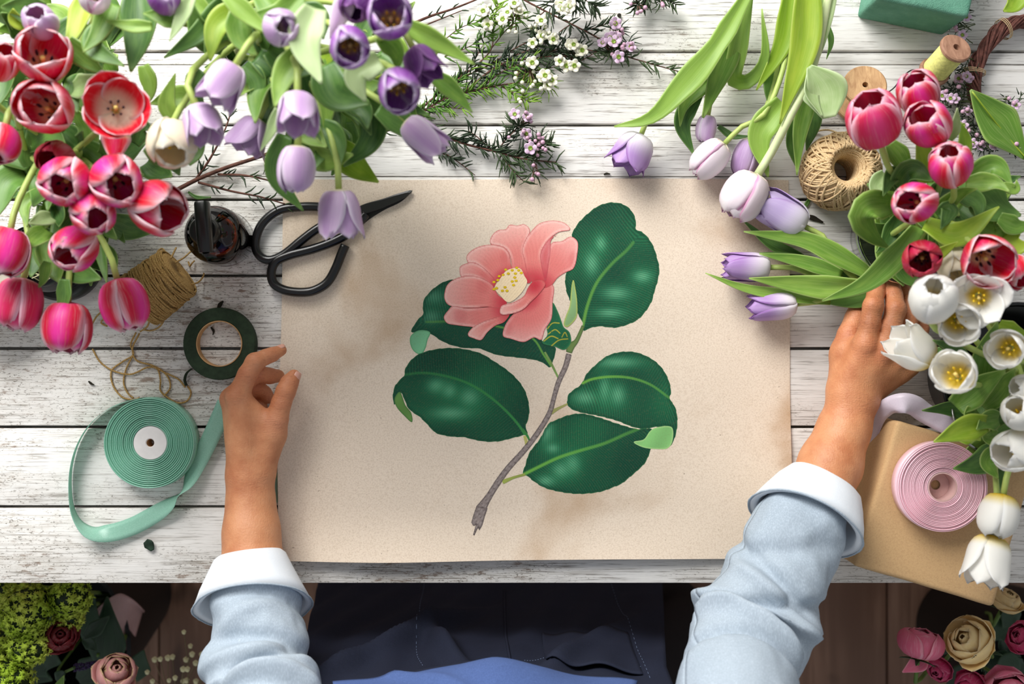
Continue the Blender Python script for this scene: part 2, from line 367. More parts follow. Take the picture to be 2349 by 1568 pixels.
M['gyp']=plain('gypsophila_white',(226,220,176),.7,.2,.1); M['gypst']=plain('gypsophila_stem',(110,96,66),.7); M['veron']=plain('veronica_purple',(62,48,84),.7,.2,.3,.3,300)
M['pinkwrap']=plain('pink_wrapping_paper',(196,160,158),.5,.3,.1,sc=14); M['debris']=plain('dried_bits',(44,40,30),.8,.2,.3); M['debrisg']=plain('dark_leaf_bits',(38,56,44),.7,.2,.3)
# ================================================================ camera and light
cam=bpy.data.cameras.new('camera'); co=bpy.data.objects.new('camera',cam); COL.objects.link(co); co.location=CAM; SC.camera=co
cam.sensor_fit='HORIZONTAL'; cam.sensor_width=36; cam.lens=36*F/2349; cam.clip_start=.02
cam.dof.use_dof=True; cam.dof.focus_distance=HC-.015; cam.dof.aperture_fstop=3.4
SC.view_settings.view_transform='Standard'; SC.view_settings.look='None'; SC.view_settings.gamma=1; SC.view_settings.use_curve_mapping=False
SC.view_settings.exposure=.2
w=bpy.data.worlds.new('room_light'); SC.world=w; w.use_nodes=True
bg=w.node_tree.nodes['Background']; bg.inputs[0].default_value=(.93,.96,1,1); bg.inputs[1].default_value=.36
def area(name,loc,target,size,power,col=(1,1,1)):
    l=bpy.data.lights.new(name,'AREA'); l.shape='RECTANGLE'; l.size,l.size_y=size; l.energy=power; l.color=col
    o=bpy.data.objects.new(name,l); COL.objects.link(o); o.location=loc
    o.rotation_euler=(Vector(target)-Vector(loc)).to_track_quat('-Z','Y').to_euler(); return o
area('window_daylight',(-.85,1.6,2.1),(-.05,.05,.75),(1.4,1.2),80,(1,.985,.96))
# ================================================================ floor and table
mb=MB(); px=2035
x0=P(2035,1450,-.75).x
for i in range(-9,9):
    c=x0+(i+.5)*.21
    V,Fc=cbox((c,-.2,-.03),(.2065,3.4,.03),0,.003); mb.add(V,Fc)
V,Fc=cbox((0,-.2,-.05),(3.7,3.4,.02),0,0); mb.add(V,Fc)
fl=mb.out('floor',M['floor'],sharp=40); tag(fl,'dark brown floor boards running away under the table',kind='structure')
tb=thing('work_table',(0,.17,0),'white distressed plank worktable that everything is laid out on','table')
edges=[(-700,0),(-530,0),(-390,0),(-226,0),(-54,0),(118,0),(148,1),(286,0),(405,1),(457,0),(632,0),(799,0),(979,0),(1162,0),(1340,0)]
mb=MB(); Wd=2.0
for (a,_),(b,t) in zip(edges[:-1],edges[1:]):
    ya=P(0,a).y; yb=P(0,b).y
    ga=.0018 if dict(edges)[a]==0 else .0004; gb=.0018 if t==0 else .0004
    ya-=ga; yb+=gb
    V,Fc=cbox((0,(ya+yb)/2,TZ-.028),(Wd,ya-yb,.028),0,.0016,2); mb.add(V,Fc)
V,Fc=cbox((0,P(0,320).y,TZ-.05),(Wd-.02,2020*S()-.02,.022),0,0); mb.add(V,Fc)
mb.out('tabletop',M['wood'],tb,sharp=35)
for sx in(-.9,.9):
    for py in(-600,1250):
        V,Fc=cbox((sx,P(0,py).y,0),(.07,.07,TZ-.05),0,.004); wobj('leg',V,Fc,M['wood'],tb,sharp=35)
# ================================================================ kraft sheet with its printed camellia
def sheet_h(x,y):
    "height of the paper over the table, x,y photo pixels"
    x=np.asarray(x,dtype=float); y=np.asarray(y,dtype=float)
    u=(x-640)/1175; v=(y-412)/868
    h=.0030+.0014*np.sin(5*u+3*v)+.0011*np.sin(8*u-7*v+1)+.0006*np.sin(17*u+13*v)+.0005*np.sin(11*v-23*u+2)
    low=np.clip((v-.86)/.14,0,1)**2
    h=h+low*(.004+.016*np.exp(-((u-.24)/.2)**2)+.010*np.exp(-((u-.62)/.18)**2))
    h=h+np.clip((.05-u)/.05,0,1)**2*np.exp(-((v-.75)/.2)**2)*.012
    h=h+.004*np.exp(-((u-1.0)/.05)**2)*np.exp(-((v-.8)/.12)**2)
    return np.maximum(h,.0012)
def on_sheet(x,y,lift=0.0):
    h=sheet_h(x,y)+lift; d=HC
    return np.stack([(np.asarray(x)-1174.5)*d/F,(784-np.asarray(y))*d/F,TZ+h],-1)
nu,nv=90,70; G=np.zeros((nu,nv,3))
for i in range(nu):
    for j in range(nv):
        u=i/(nu-1); v=j/(nv-1)
        xl=652-14*v+ (3*math.sin(v*9) if v>.5 else 0); xr=1808+6*v
        yt=412+2*math.sin(u*7); yb=1279+2.5*math.sin(u*5+1)
        x=xl+(xr-xl)*u; y=yt+(yb-yt)*v
        G[i,j]=on_sheet(x,y)
V,Fc,U=grid_shell(G,.0004)
sheet=thing('kraft_paper_sheet',tuple(P(1230,846)),'large brown kraft paper sheet printed with a pink camellia','paper')
wobj('paper',V,Fc,M['kraft'],sheet,U,sharp=40)
_lay=[0]
def A_(pts): return np.array([(880+x/3.356,440+y/3.356) for x,y in pts])
def B_(pts): return np.array([(880+x/3.356,780+y/3.356) for x,y in pts])
def inside(poly,X,Y):
    n=len(poly); r=np.zeros(X.shape,bool); j=n-1
    for i in range(n):
        xi,yi=poly[i]; xj,yj=poly[j]
        c=((yi>Y)!=(yj>Y))&(X<(xj-xi)*(Y-yi)/(yj-yi+1e-12)+xi); r^=c; j=i
    return r
def nearest(poly,Pn):
    a=poly; b=np.roll(poly,-1,0); d=b-a; best=np.full(len(Pn),1e9); out=Pn.copy()
    for i in range(len(a)):
        t=np.clip(((Pn-a[i])@d[i])/(d[i]@d[i]+1e-12),0,1); q=a[i]+t[:,None]*d[i]; e=((Pn-q)**2).sum(1); m=e<best; best[m]=e[m]; out[m]=q[m]
    return out,np.sqrt(best)
def toothed(poly,n=60,amp=1.3,k=0):
    q=spline(poly,max(n,len(poly)*4),True); d=np.roll(q,-1,0)-np.roll(q,1,0); d/=np.linalg.norm(d,axis=1)[:,None]+1e-9
    nrm=np.stack([d[:,1],-d[:,0]],1)
    if k: q=q+nrm*(amp*((np.arange(len(q))%k)/k-.5))[:,None]
    return q
def printed(mb,poly,colf,step=2.0):
    "fill an outline on the sheet with a fine grid coloured by colf(x,y,dist_to_edge)"
    _lay[0]+=1; lift=.00028+.000022*_lay[0]
    x0,y0=poly.min(0)-step; x1,y1=poly.max(0)+step
    xs=np.arange(x0,x1+step,step); ys=np.arange(y0,y1+step,step)
    X,Y=np.meshgrid(xs,ys,indexing='ij'); Cx=(X[:-1,:-1]+step/2); Cy=(Y[:-1,:-1]+step/2)
    ins=inside(poly,Cx,Cy); idx=-np.ones(X.shape,int); use=np.zeros(X.shape,bool)
    for a in(0,1):
        for b in(0,1): use[a:a+ins.shape[0],b:b+ins.shape[1]]|=ins
    cnt=np.zeros(X.shape,int)
    for a in(0,1):
        for b in(0,1): cnt[a:a+ins.shape[0],b:b+ins.shape[1]]+=ins
    idx[use]=np.arange(use.sum()); Q=np.stack([X[use],Y[use]],1); bd=cnt[use]<4
    nq,dist=nearest(poly,Q); Q[bd]=nq[bd]; dist[bd]=0
    Fc=[(idx[i,j],idx[i,j+1],idx[i+1,j+1],idx[i+1,j]) for i,j in zip(*np.nonzero(ins))]
    C=colf(Q[:,0],Q[:,1],dist)
    mb.append((on_sheet(Q[:,0],Q[:,1],lift),Fc,np.clip(C,0,255)))
def print_obj(name,parts,label=None):
    V=np.vstack([p[0] for p in parts]); C=np.vstack([p[2] for p in parts]); Fc=[];n=0
    for p in parts: Fc+=[tuple(i+n for i in f) for f in p[1]]; n+=len(p[0])
    o=wobj(name,V,Fc,M['print'],sheet); at=o.data.color_attributes.new('Col','FLOAT_COLOR','POINT')
    c=C/255; c=np.where(c<=.04045,c/12.92,((c+.055)/1.055)**2.4)
    at.data.foreach_set('color',np.concatenate([c,np.ones((len(c),1))],1).astype(np.float32).ravel())
    if label: o['label']=label
    return o
def polydist(line,x,y):
    "distance to a polyline, signed side and arc position"
    L=spline(line,40); best=np.full(len(x),1e9); s=np.zeros(len(x)); sd=np.zeros(len(x))
    for i in range(len(L)-1):
        d=L[i+1]-L[i]; t=np.clip(((x-L[i,0])*d[0]+(y-L[i,1])*d[1])/(d@d+1e-9),0,1)
        ex=x-L[i,0]-t*d[0]; ey=y-L[i,1]-t*d[1]; e=np.hypot(ex,ey); m=e<best; best[m]=e[m]; s[m]=(i+t[m])/39; sd[m]=np.sign(d[0]*ey[m]-d[1]*ex[m])
    return best,s,sd
def mixc(a,b,f): return a*(1-f[:,None])+np.array(b,float)*f[:,None]
def sm(x,a,b): t=np.clip((x-a)/(b-a),0,1); return t*t*(3-2*t)
def leaf_col(rib,spots,dark=0.0,ribw=3.2,ribc=(112,168,70)):
    def f(x,y,d):
        q,s,sd=polydist(rib,x,y); L=np.hypot(*(rib[-1]-rib[0]))
        base=np.array([[24,84,58]],float).repeat(len(x),0)
        tone=.5+.5*np.sin(x*.021+y*.013+1.3)*np.cos(y*.017-x*.008)
        base=mixc(base,(12,62,46),sm(tone,.5,1)*.7); base=mixc(base,(34,112,72),sm(tone,.45,0)*.7)
        for (cx,cy,rx,ry) in spots:
            g=np.exp(-(((x-cx)/rx)**2+((y-cy)/ry)**2)); base=mixc(base,(176,224,190),g*.9); g2=np.exp(-(((x-cx)/rx/2.1)**2+((y-cy)/ry/2.1)**2)); base=mixc(base,(46,146,92),g2*.5)
        dv=(rib[-1]-rib[0])/L; ph=(((x-rib[0][0])*dv[0]+(y-rib[0][1])*dv[1])-q*.55+q*q*.0016+2.2*np.sin(q*.05+sd))/5.4; v=.5+.5*np.sin(ph*2*PI); base=mixc(base,(6,42,30),v*.42); base=mixc(base,(60,150,104),(1-v)**2*.12)
        base=mixc(base,(10,58,42),sm(d,9,0)*.55); base=mixc(base,(70,140,80),sm(d,1.8,.2)*.5)
        if dark: base=mixc(base,(22,64,56),np.full(len(x),dark))
        base=mixc(base,ribc,sm(q,ribw,ribw*.4)*(1-.5*s)*.9)
        return base
    return f
def petal_col(b,tint=0.0):
    def f(x,y,d):
        r=np.hypot(x-b[0],y-b[1]); rm=max(r.max(),1); t=(r-r.min())/(rm-r.min()+1e-6); a=np.arctan2(y-b[1],x-b[0])
        c=np.array([[196,52,66]],float).repeat(len(x),0); c=mixc(c,(230,134,126),sm(t,.0,.34)); c=mixc(c,(240,178,168),sm(t,.4,1))
        v=.5+.5*np.sin(a*70+3*np.sin(r*.06)); c=mixc(c,(202,80,86),v*.22*sm(t,1.1,.1)); c=mixc(c,(204,96,96),sm(np.sin(x*.06+1)*np.sin(y*.05+b[0]),.35,1)*.35)
        c=mixc(c,(248,214,204),sm(d,9,2)*.55*sm(t,.2,.6)); c=mixc(c,(190,84,84),sm(d,2.2,.2)*.75)

        if tint: c=mixc(c,(186,70,84),np.full(len(x),tint))
        return c
    return f
def flat(col,edge=None,w=4):
    def f(x,y,d):
        c=np.array([col],float).repeat(len(x),0); c=c*(1+.05*np.sin(x*.09+y*.05))[:,None]
        return c if edge is None else mixc(c,edge,sm(d,w,0)*.8)
    return f
def S_(T,sp): return [(*T([(a,b)])[0],rx/3.356,ry/3.356) for a,b,rx,ry in sp]
def band(T,rows):
    p=np.array([(x,y) for x,y,_ in rows],float); w=np.array([r[2] for r in rows],float); q=spline(np.c_[p,w],30); d=np.gradient(q[:,:2],axis=0); d/=np.linalg.norm(d,axis=1)[:,None]; n=np.stack([-d[:,1],d[:,0]],1)
    return T(np.vstack([q[:,:2]+n*q[:,2:]/2,(q[:,:2]-n*q[:,2:]/2)[::-1]]))
FOLD=(132,178,104)
# --- leaf behind the flower
m=[]; L2=[(545,680),(490,685),(420,720),(350,780),(310,840),(305,900),(310,935),(270,980),(235,1030),(215,1080),(300,1075),(370,1095),(430,1135),(500,1170),(620,1200),(740,1205),(830,1240),(910,1260),(1000,1270),(1150,1290),(1220,1310),(1280,1350),(1300,1310),(1320,1240),(1325,1200),(1230,1160),(1160,1000),(1000,900),(700,800)]
printed(m,toothed(A_(L2),160,1.2,5),leaf_col(A_([(1290,1340),(1230,1250),(1150,1130),(900,1040),(600,1000),(330,1000)]),S_(A_,[(390,810,70,50),(370,960,60,45)]),.25))
printed(m,toothed(A_([(275,1065),(360,1080),(340,1140),(325,1200),(290,1250),(240,1230),(210,1180),(210,1110)]),60),flat((120,186,140),(86,150,104)))
print_obj('printed_leaf',m)
m=[]; L1=[(1530,1010),(1500,950),(1440,850),(1405,760),(1398,650),(1420,600),(1470,520),(1480,450),(1490,400),(1445,340),(1455,310),(1490,250),(1520,215),(1580,160),(1650,110),(1750,82),(1850,100),(1910,150),(1940,220),(1943,290),(1990,310),(2040,360),(2080,430),(2105,510),(2122,590),(2110,680),(2080,780),(2068,830),(2030,900),(1960,980),(1880,1020),(1780,1045),(1650,1035),(1560,1060),(1540,1075)]
printed(m,toothed(A_(L1),190,1.6,5),leaf_col(A_([(1530,1040),(1570,870),(1640,700),(1760,550),(1870,450),(1920,390)]),S_(A_,[(1670,400,35,50),(1600,550,45,75),(1790,780,90,45),(1740,930,90,32),(1990,650,60,40)]),0,5))
print_obj('printed_leaf',m)
m=[]; L5=[(1070,1030),(1090,960),(1110,890),(1130,850),(1200,760),(1270,640),(1330,610),(1420,575),(1520,562),(1650,590),(1800,640),(1950,680),(2060,680),(2080,740),(2050,850),(2010,940),(1950,1000),(1880,1060),(1830,1100),(1760,1130),(1680,1160),(1590,1175),(1480,1180),(1330,1160),(1230,1130),(1150,1080),(1100,1040)]
printed(m,toothed(B_(L5),190,1.6,5),leaf_col(B_([(1080,1030),(1200,970),(1350,900),(1500,850),(1700,790),(1860,720),(1960,680)]),S_(B_,[(1250,700,50,80),(1450,950,50,60),(1360,1000,55,50),(1250,1080,60,36),(1300,830,40,30)]),0,5,(118,182,72)))
print_obj('printed_leaf',m)
m=[]; L4=[(1412,460),(1420,420),(1460,380),(1500,355),(1530,320),(1560,260),(1640,180),(1720,120),(1820,90),(1930,90),(2020,120),(2100,170),(2160,240),(2200,330),(2210,400),(2200,445),(2240,510),(2258,590),(2255,680),(2230,770),(2200,815),(2215,670),(2100,665),(1990,680),(1900,660),(1800,620),(1650,580),(1520,555),(1450,530),(1415,500)]
printed(m,toothed(B_(L4),190,1.4,5),leaf_col(B_([(1530,330),(1600,300),(1750,280),(1900,290),(2050,340),(2200,445)]),S_(B_,[(1550,440,80,45),(1700,380,36,80),(1800,420,50,65),(1800,170,140,36)]),0,4,(120,180,70)))
printed(m,toothed(B_([(2215,668),(2215,790),(2180,830),(2100,835),(1990,820),(1920,780),(2000,760),(2045,700),(2080,675)]),60),flat((128,186,112),(176,210,140)))
print_obj('printed_leaf',m)
m=[]; L3=[(1130,800),(1090,730),(1040,740),(960,760),(900,775),(800,780),(700,765),(620,745),(520,740),(400,710),(350,660),(280,590),(220,550),(190,520),(130,400),(100,450),(85,500),(72,440),(85,360),(120,310),(160,270),(165,230),(190,180),(250,120),(330,85),(450,62),(560,60),(660,75),(760,105),(850,160),(940,220),(1020,290),(1080,370),(1110,450),(1122,530),(1115,600),(1095,660),(1110,720)]
printed(m,toothed(B_(L3),200,1.4,5),leaf_col(B_([(1120,790),(1060,680),(950,550),(800,420),(650,330),(480,275),(300,250),(165,265)]),S_(B_,[(410,350,60,45),(510,390,45,45),(660,440,60,55),(520,560,120,40)]),0,4,(60,140,70)))
printed(m,toothed(B_([(125,395),(170,500),(215,560),(220,630),(160,580),(100,510),(85,450)]),50),flat((96,140,70),(70,112,60)))
print_obj('printed_leaf',m)
# --- twig
m=[]
for r in ([(1345,290,14),(1320,240,16),(1290,180,18),(1240,90,14)],): printed(m,band(B_,r),flat((120,150,84)),2)
printed(m,band(B_,[(1105,830,34),(1100,790,26),(1085,735,22)]),flat((172,168,98)),2)
printed(m,band(B_,[(1130,800,10),(1110,740,16),(1070,680,14)]),flat((54,120,60)),2)
printed(m,band(B_,[(1285,555,36),(1350,520,20),(1415,488,12)]),flat((160,160,96)),2)
printed(m,band(B_,[(915,1090,34),(1000,1055,20),(1090,1030,20)]),flat((152,164,80)),2)
def bark_f(x,y,d):
    c=np.array([[138,126,122]],float).repeat(len(x),0); c=mixc(c,(84,74,72),sm(d,3.4,.5)*.85); c=mixc(c,(184,174,168),sm(np.sin(x*.8+y*.5)*np.sin(x*.13-y*.21),.2,1)*.6); return mixc(c,(70,60,58),sm(np.sin(x*.31+y*.72)*np.sin(x*.2-y*.1),.5,1)*.6)
printed(m,band(B_,[(1425,105,44),(1400,200,40),(1345,320,38),(1310,440,34),(1280,550,38),(1225,650,38),(1150,760,40),(1060,870,42),(960,980,44),(880,1090,48),(810,1200,50),(745,1300,80)]),bark_f,2)
printed(m,B_([(715,1275),(800,1290),(780,1350),(760,1420),(735,1462),(730,1430),(700,1495),(690,1490),(712,1410),(695,1430),(675,1400),(692,1340)]),bark_f,2)
printed(m,band(A_,[(1425,1235,46),(1440,1190,56),(1480,1150,34),(1510,1090,28),(1535,1030,24)]),flat((104,128,72),(74,96,54)),2)
print_obj('printed_twig',m)
m=[]
printed(m,toothed(A_([(1300,850),(1340,920),(1370,1000),(1385,1040),(1430,1080),(1440,1160),(1390,1215),(1320,1190),(1220,1160),(1260,1100),(1255,1050),(1280,960)]),60),flat((28,98,66),(60,130,80)),2.5)
for r in ([(1255,1060,9),(1300,1010,9),(1355,1010,9)],[(1265,1095,9),(1320,1060,9),(1360,1090,9)],[(1230,1150,10),(1290,1110,10),(1345,1130,10)],[(1290,1185,10),(1350,1140,10),(1420,1130,10)],[(1370,1120,8),(1395,1080,8),(1415,1120,8)]): printed(m,band(A_,r),flat((160,160,60)),2)
printed(m,toothed(A_([(1460,672),(1475,740),(1490,860),(1485,960),(1450,1010),(1410,1040),(1385,1025),(1400,960),(1430,880),(1440,780),(1450,700)]),60),flat((134,170,116),(190,196,90)),2.5)
print_obj('printed_bud',m)
# --- flower
m=[]; b=A_([(1010,800)])[0]
P9=[(980,960),(930,1040),(920,1110),(980,1130),(1080,1155),(1160,1120),(1210,1140),(1240,1060),(1290,980),(1300,850),(1305,720),(1240,700),(1180,780),(1100,850)]
P3=[(1440,345),(1490,380),(1490,480),(1460,590),(1400,620),(1340,660),(1290,720),(1230,740),(1230,660),(1255,560),(1265,450),(1300,390),(1370,380)]
P1=[(970,255),(1030,262),(1080,250),(1125,290),(1110,360),(1080,440),(1090,510),(1120,600),(1130,700),(1060,690),(1000,640),(975,500),(940,440),(880,415),(825,405),(820,370),(850,320),(890,295),(940,290)]
P4=[(640,500),(660,470),(720,430),(800,410),(880,415),(940,440),(970,490),(980,560),(1000,640),(930,660),(880,700),(830,650),(760,590),(700,550),(650,545)]
P5=[(590,580),(620,560),(680,545),(740,565),(800,610),(850,670),(880,740),(800,700),(720,660),(640,650),(600,655)]
P2=[(1240,230),(1320,222),(1400,245),(1437,290),(1350,310),(1290,350),(1240,410),(1210,480),(1220,560),(1230,690),(1150,700),(1110,640),(1080,520),(1065,450),(1090,370),(1140,300),(1190,250)]
P2i=[(1437,290),(1350,322),(1290,370),(1285,450),(1270,560),(1245,690),(1212,560),(1206,480),(1240,405),(1290,350)]
P6=[(485,730),(520,690),(600,655),(700,650),(780,675),(840,720),(880,790),(950,855),(900,895),(800,885),(700,892),(600,890),(500,870),(470,820)]
P7=[(465,965),(500,910),(530,880),(640,895),(760,890),(900,890),(970,940),(900,970),(830,990),(760,1040),(640,1035),(560,1025),(490,1010)]
P8=[(650,1090),(690,1040),(760,1000),(850,970),(970,935),(930,1000),(860,1030),(800,1080),(750,1140),(690,1125),(655,1110)]
P10=[(900,940),(905,880),(1000,850),(1080,800),(1110,740),(1150,690),(1220,680),(1245,710),(1200,780),(1130,850),(1080,900),(1000,935)]
for q,bb,ti in ((P9,(1080,780),.12),(P3,(1180,760),.1),(P1,(1080,720),0),(P4,(980,720),0),(P5,(940,760),.05),(P2,(1150,760),0),(P2i,(1240,700),.45),(P7,(1000,880),.06),(P8,(1000,900),0),(P6,(980,850),0)):
    printed(m,spline(A_(q),110,True),petal_col(A_([bb])[0],ti),2.6)
printed(m,spline(A_([(855,740),(900,665),(950,605),(1050,590),(1085,650),(1105,690),(1050,790),(960,850),(900,800)]),60,True),lambda x,y,d: mixc(np.array([[250,232,196]],float).repeat(len(x),0),(226,180,130),(.5+.5*np.sin((x*.62+y*.5)*1.5))*.45),2.2)
for cx,cy in [(850,695),(890,650),(920,640),(940,600),(990,605),(1025,585),(1040,605),(1060,625),(1015,630),(1010,660),(990,690),(1020,685),(1000,718),(935,735),(915,762),(950,762),(850,750),(870,742),(880,680),(960,630)]:
    printed(m,A_([(cx+13*math.cos(t),cy+10*math.sin(t)) for t in np.linspace(0,6.28,9)[:-1]]),flat((232,200,30),(200,160,20),1),1.6)
printed(m,spline(A_(P10),90,True),petal_col(A_([(1160,720)])[0],0),2.6)
print_obj('printed_flower',m,'coral pink camellia bloom with yellow stamens')
# ================================================================ tulips
def lerp_prof(o):
    if o<0: f=min(1,-o); return [.07,.30,.42,.43+.05*f,.42+.14*f,.38+.28*f],[0,.07,.28,.56,.82,1.02-.08*f]
    ks=[(0,[.07,.28,.395,.41,.33,.12],[0,.07,.30,.57,.82,1.0]),
        (.5,[.07,.32,.455,.49,.47,.37],[0,.07,.28,.54,.77,.95]),
        (1,[.07,.36,.58,.74,.87,.99],[0,.09,.24,.40,.54,.64]),
        (1.4,[.07,.36,.64,.88,1.06,1.2],[0,.08,.19,.28,.33,.34])]
    for (a,r0,z0),(b,r1,z1) in zip(ks[:-1],ks[1:]):
        if o<=b: f=(o-a)/(b-a); break
    return [x+(y-x)*f for x,y in zip(r0,r1)],[x+(y-x)*f for x,y in zip(z0,z1)]
def petal_mesh(matkey,o,inner,seed,name='petal',W=1.08,pointy=2.3):
    rs,zs=lerp_prof(o); rn=random.Random(seed)
    nu,nv=13,9; u=np.linspace(0,1,nu); q=np.linspace(0,1,6)
    prof=spline(np.c_[rs,zs],nu); r=prof[:,0]; z=prof[:,1]
    if inner: r=r*.9; z=z*.985
    G=np.zeros((nu,nv,3)); ph=rn.uniform(0,6)
    Rmax=max(rs)
    for i in range(nu):
        t=u[i]; fw=.5+.5*sm(np.array([t]),0,.38)[0]
        if t>.5: fw*=max(0.0,1-((t-.5)/.5)**pointy)**.62
        half=W*fw*min(Rmax,.5)
        for j in range(nv):
            v=-1+2*j/(nv-1); rr=max(r[i],.05)
            a=v*half/max(rr,.62*half+.02)
            if i==nu-1: a=v*.02
            e=rr*(1+.035*v*v*(1 if not inner else -.6))+.012*math.sin(3*v+ph)*t*t - .012*math.exp(-(v/.16)**2)*(t<.95)
            zz=z[i]-.03*v*v*t+.012*math.sin(4*v+ph*2)*t*t
            G[i,j]=(e*math.cos(a),e*math.sin(a),zz)
    V,Fc,U=grid_shell(G,.012)
    return mesh(V,Fc,M[matkey],U,True,name)
_pc={}
def petals(key,o):
    k=(key,round(o,2))
    if k not in _pc: _pc[k]=[petal_mesh(key,o,i>=2,i*3+len(key),W=1.08 if o<.7 else 1.28) if o>=0 else petal_mesh(key,o,i>=2,i*3+len(key),W=.93,pointy=1.9) for i in range(4)]
    return _pc[k]
_st={}
def stamens(dark):
    if dark in _st: return _st[dark]
    mb=MB(); mb.add(*tube([(0,0,.03),(0,0,.2),(0,0,.38)],[.045,.04,.05],7),m=1)
    for i in range(6):
        a=i*PI/3+.3; c,s=math.cos(a),math.sin(a)
        mb.add(*tube([(.05*c,.05*s,.05),(.13*c,.13*s,.2),(.15*c,.15*s,.25)],[.014,.012,.012],5),m=1)
        mb.add(*tube([(.15*c,.15*s,.24),(.165*c,.165*s,.31),(.17*c,.17*s,.4)],[.024,.034,.02],6),m=0)
    _st[dark]=mb.me('stamens',[M['stam_k'] if dark else M['stam_y'],M['pist']]); return _st[dark]
TUL=[]
def quat_to(axis,spin=0):
    return Vector((0,0,1)).rotation_difference(Vector(axis))@Matrix.Rotation(spin,3,'Z').to_quaternion()
def image_axis(pos,dirdeg,tilt):
    v=(CAM-pos).normalized(); X=(Vector((1,0,0))-v*v.x).normalized(); Y=v.cross(X)
    d=math.radians(dirdeg); t=math.radians(tilt)
    return (v*math.cos(t)+(X*math.cos(d)+Y*math.sin(d))*math.sin(t)).normalized()
def tulip(px,py,h,wpx,dirdeg,tilt,o,key,label,group,foot,mid=None,cat='flower',droop=None,spin=None,len_=1.0,stem=True,dark=True,sr=.0034,name='tulip'):
    """one flower: head seen at photo px,py standing h over the table, opening towards (dirdeg,tilt away from the lens);
    foot = list of world points the stem runs through to its cut end"""
    pos=P(px,py,h); ax=image_axis(pos,dirdeg,tilt); rs,_=lerp_prof(o)
    L=wpx*S(h)/(2*max(rs)); base=pos-ax*L*.47*len_
    foot=[Vector(f) for f in foot]
    root=thing(name,tuple(foot[-1]),label,cat,group)
    spin=random.uniform(0,6.28) if spin is None else spin
    pm=petals(key,o); q=quat_to(ax,spin)
    for i in range(6):
        inner=i%2; me=pm[(2 if inner else 0)+(i//2)%2]
        tl=Matrix.Rotation(random.uniform(-.05,.05),3,'Y')@Matrix.Rotation(random.uniform(-.05,.05),3,'X')
        qq=q@(Matrix.Rotation(i*PI/3,3,'Z')@tl).to_quaternion()
        put('petal',me,root,tuple(base-foot[-1]),qq,(L,L,L*len_*random.uniform(.96,1.03)))
    if droop is not None:
        qq=q@(Matrix.Rotation(droop,3,'Z')@Matrix.Rotation(1.05,3,'Y')).to_quaternion(); put('petal',pm[0],root,tuple(base-foot[-1]+ax*.12*L),qq,L)
    if o>.2 or o<-.3: put('stamens',stamens(dark),root,tuple(base-foot[-1]+ax*.02*L),q,L)
    pts=[base+ax*.02*L,base-ax*.030]+( [Vector(m) for m in mid] if mid else [])+foot
    C=spline([tuple(p) for p in pts],16); V,Fc,U=tube(C,sr,7)
    if stem: wobj('stem',V,Fc,M['stem'] if stem is True else M[stem],root,U)
    TUL.append((root,px,py,group)); return root
def leaf_grid(pts,h0,h1,wpx,fold=.35,roll=0.0,curl=0.0,prof=None,hs=None,nv=9,n=22):
    "leaf along photo points, root first, heights h0..h1; wpx = full width in photo px"
    k=len(pts); H=hs if hs else [h0+(h1-h0)*i/(k-1) for i in range(k)]
    C=spline([tuple(P(x,y,h)) for (x,y),h in zip(pts,H)],n); T,_,_=frames(C)
    Z=np.array([0,0,1.0]); B=np.cross(T,Z); B/=np.linalg.norm(B,axis=1)[:,None]+1e-9; N=np.cross(B,T)
    hm=sum(H)/k; half=wpx*S(hm)/2; G=np.zeros((n,nv,3)); u=np.linspace(0,1,n)
    pr=np.array(prof if prof else [.62,.86,1,.97,.84,.6,.06]); wv=spline(np.c_[np.linspace(0,1,len(pr)),pr],n)[:,1]; wv=np.maximum(wv,.03)
    for i in range(n):
        r=roll+curl*u[i]
        b=B[i]*math.cos(r)+N[i]*math.sin(r); m=np.cross(b,T[i])
        for j in range(nv):
            v=-1+2*j/(nv-1); w=half*wv[i]
            G[i,j]=C[i]+b*v*w+m*(fold*abs(v)**1.5*w*(1-.5*u[i]))+m*.12*w*math.sin(u[i]*7+v*1.3)*abs(v)
    return G
def leaf(name,parent,mat,*a,th=.0011,**k):
    V,Fc,U=grid_shell(leaf_grid(*a,**k),th); return wobj(name,V,Fc,M[mat],parent,U)
def give_leaves(group,rows):
    "hang each leaf on the flower of its bunch whose head is nearest to where the leaf starts"
    own=[t for t in TUL if t[3]==group]; cnt={}
    for row in rows:
        pts,h0,h1,wpx,mat=row[:5]; kw=row[5] if len(row)>5 else {}
        x,y=pts[0]; t=min(own,key=lambda t:(t[1]-x)**2+(t[2]-y)**2+cnt.get(t[0].name,0)*4000); cnt[t[0].name]=cnt.get(t[0].name,0)+1
        leaf('leaf',t[0],mat,pts,h0,h1,wpx,**kw)
def mouth(px,py,h,r,k): 
    a=k*2.4; return P(px,py,h)+Vector((r*math.cos(a),r*math.sin(a),0))
def bunch(rows,group,mx,my,hv,r,h_foot=.03):
    for k,row in enumerate(rows):
        kw=row[9] if len(row)>9 else {}
        c=P(mx,my,hv); a=k*2.399; rr=r*math.sqrt((k+.5)/len(rows))
        m=c+Vector((rr*math.cos(a),rr*math.sin(a),0)); f=Vector((c.x-rr*.8*math.cos(a),c.y-rr*.8*math.sin(a),TZ+h_foot))
        lbl,dark=row[8],row[7] not in('white','cream','lilac','viol','dlilac')
        tulip(*row[:8],lbl,group,[m,f],dark=dark,**kw)
GR='red and pink tulips in the bouquet at the left'
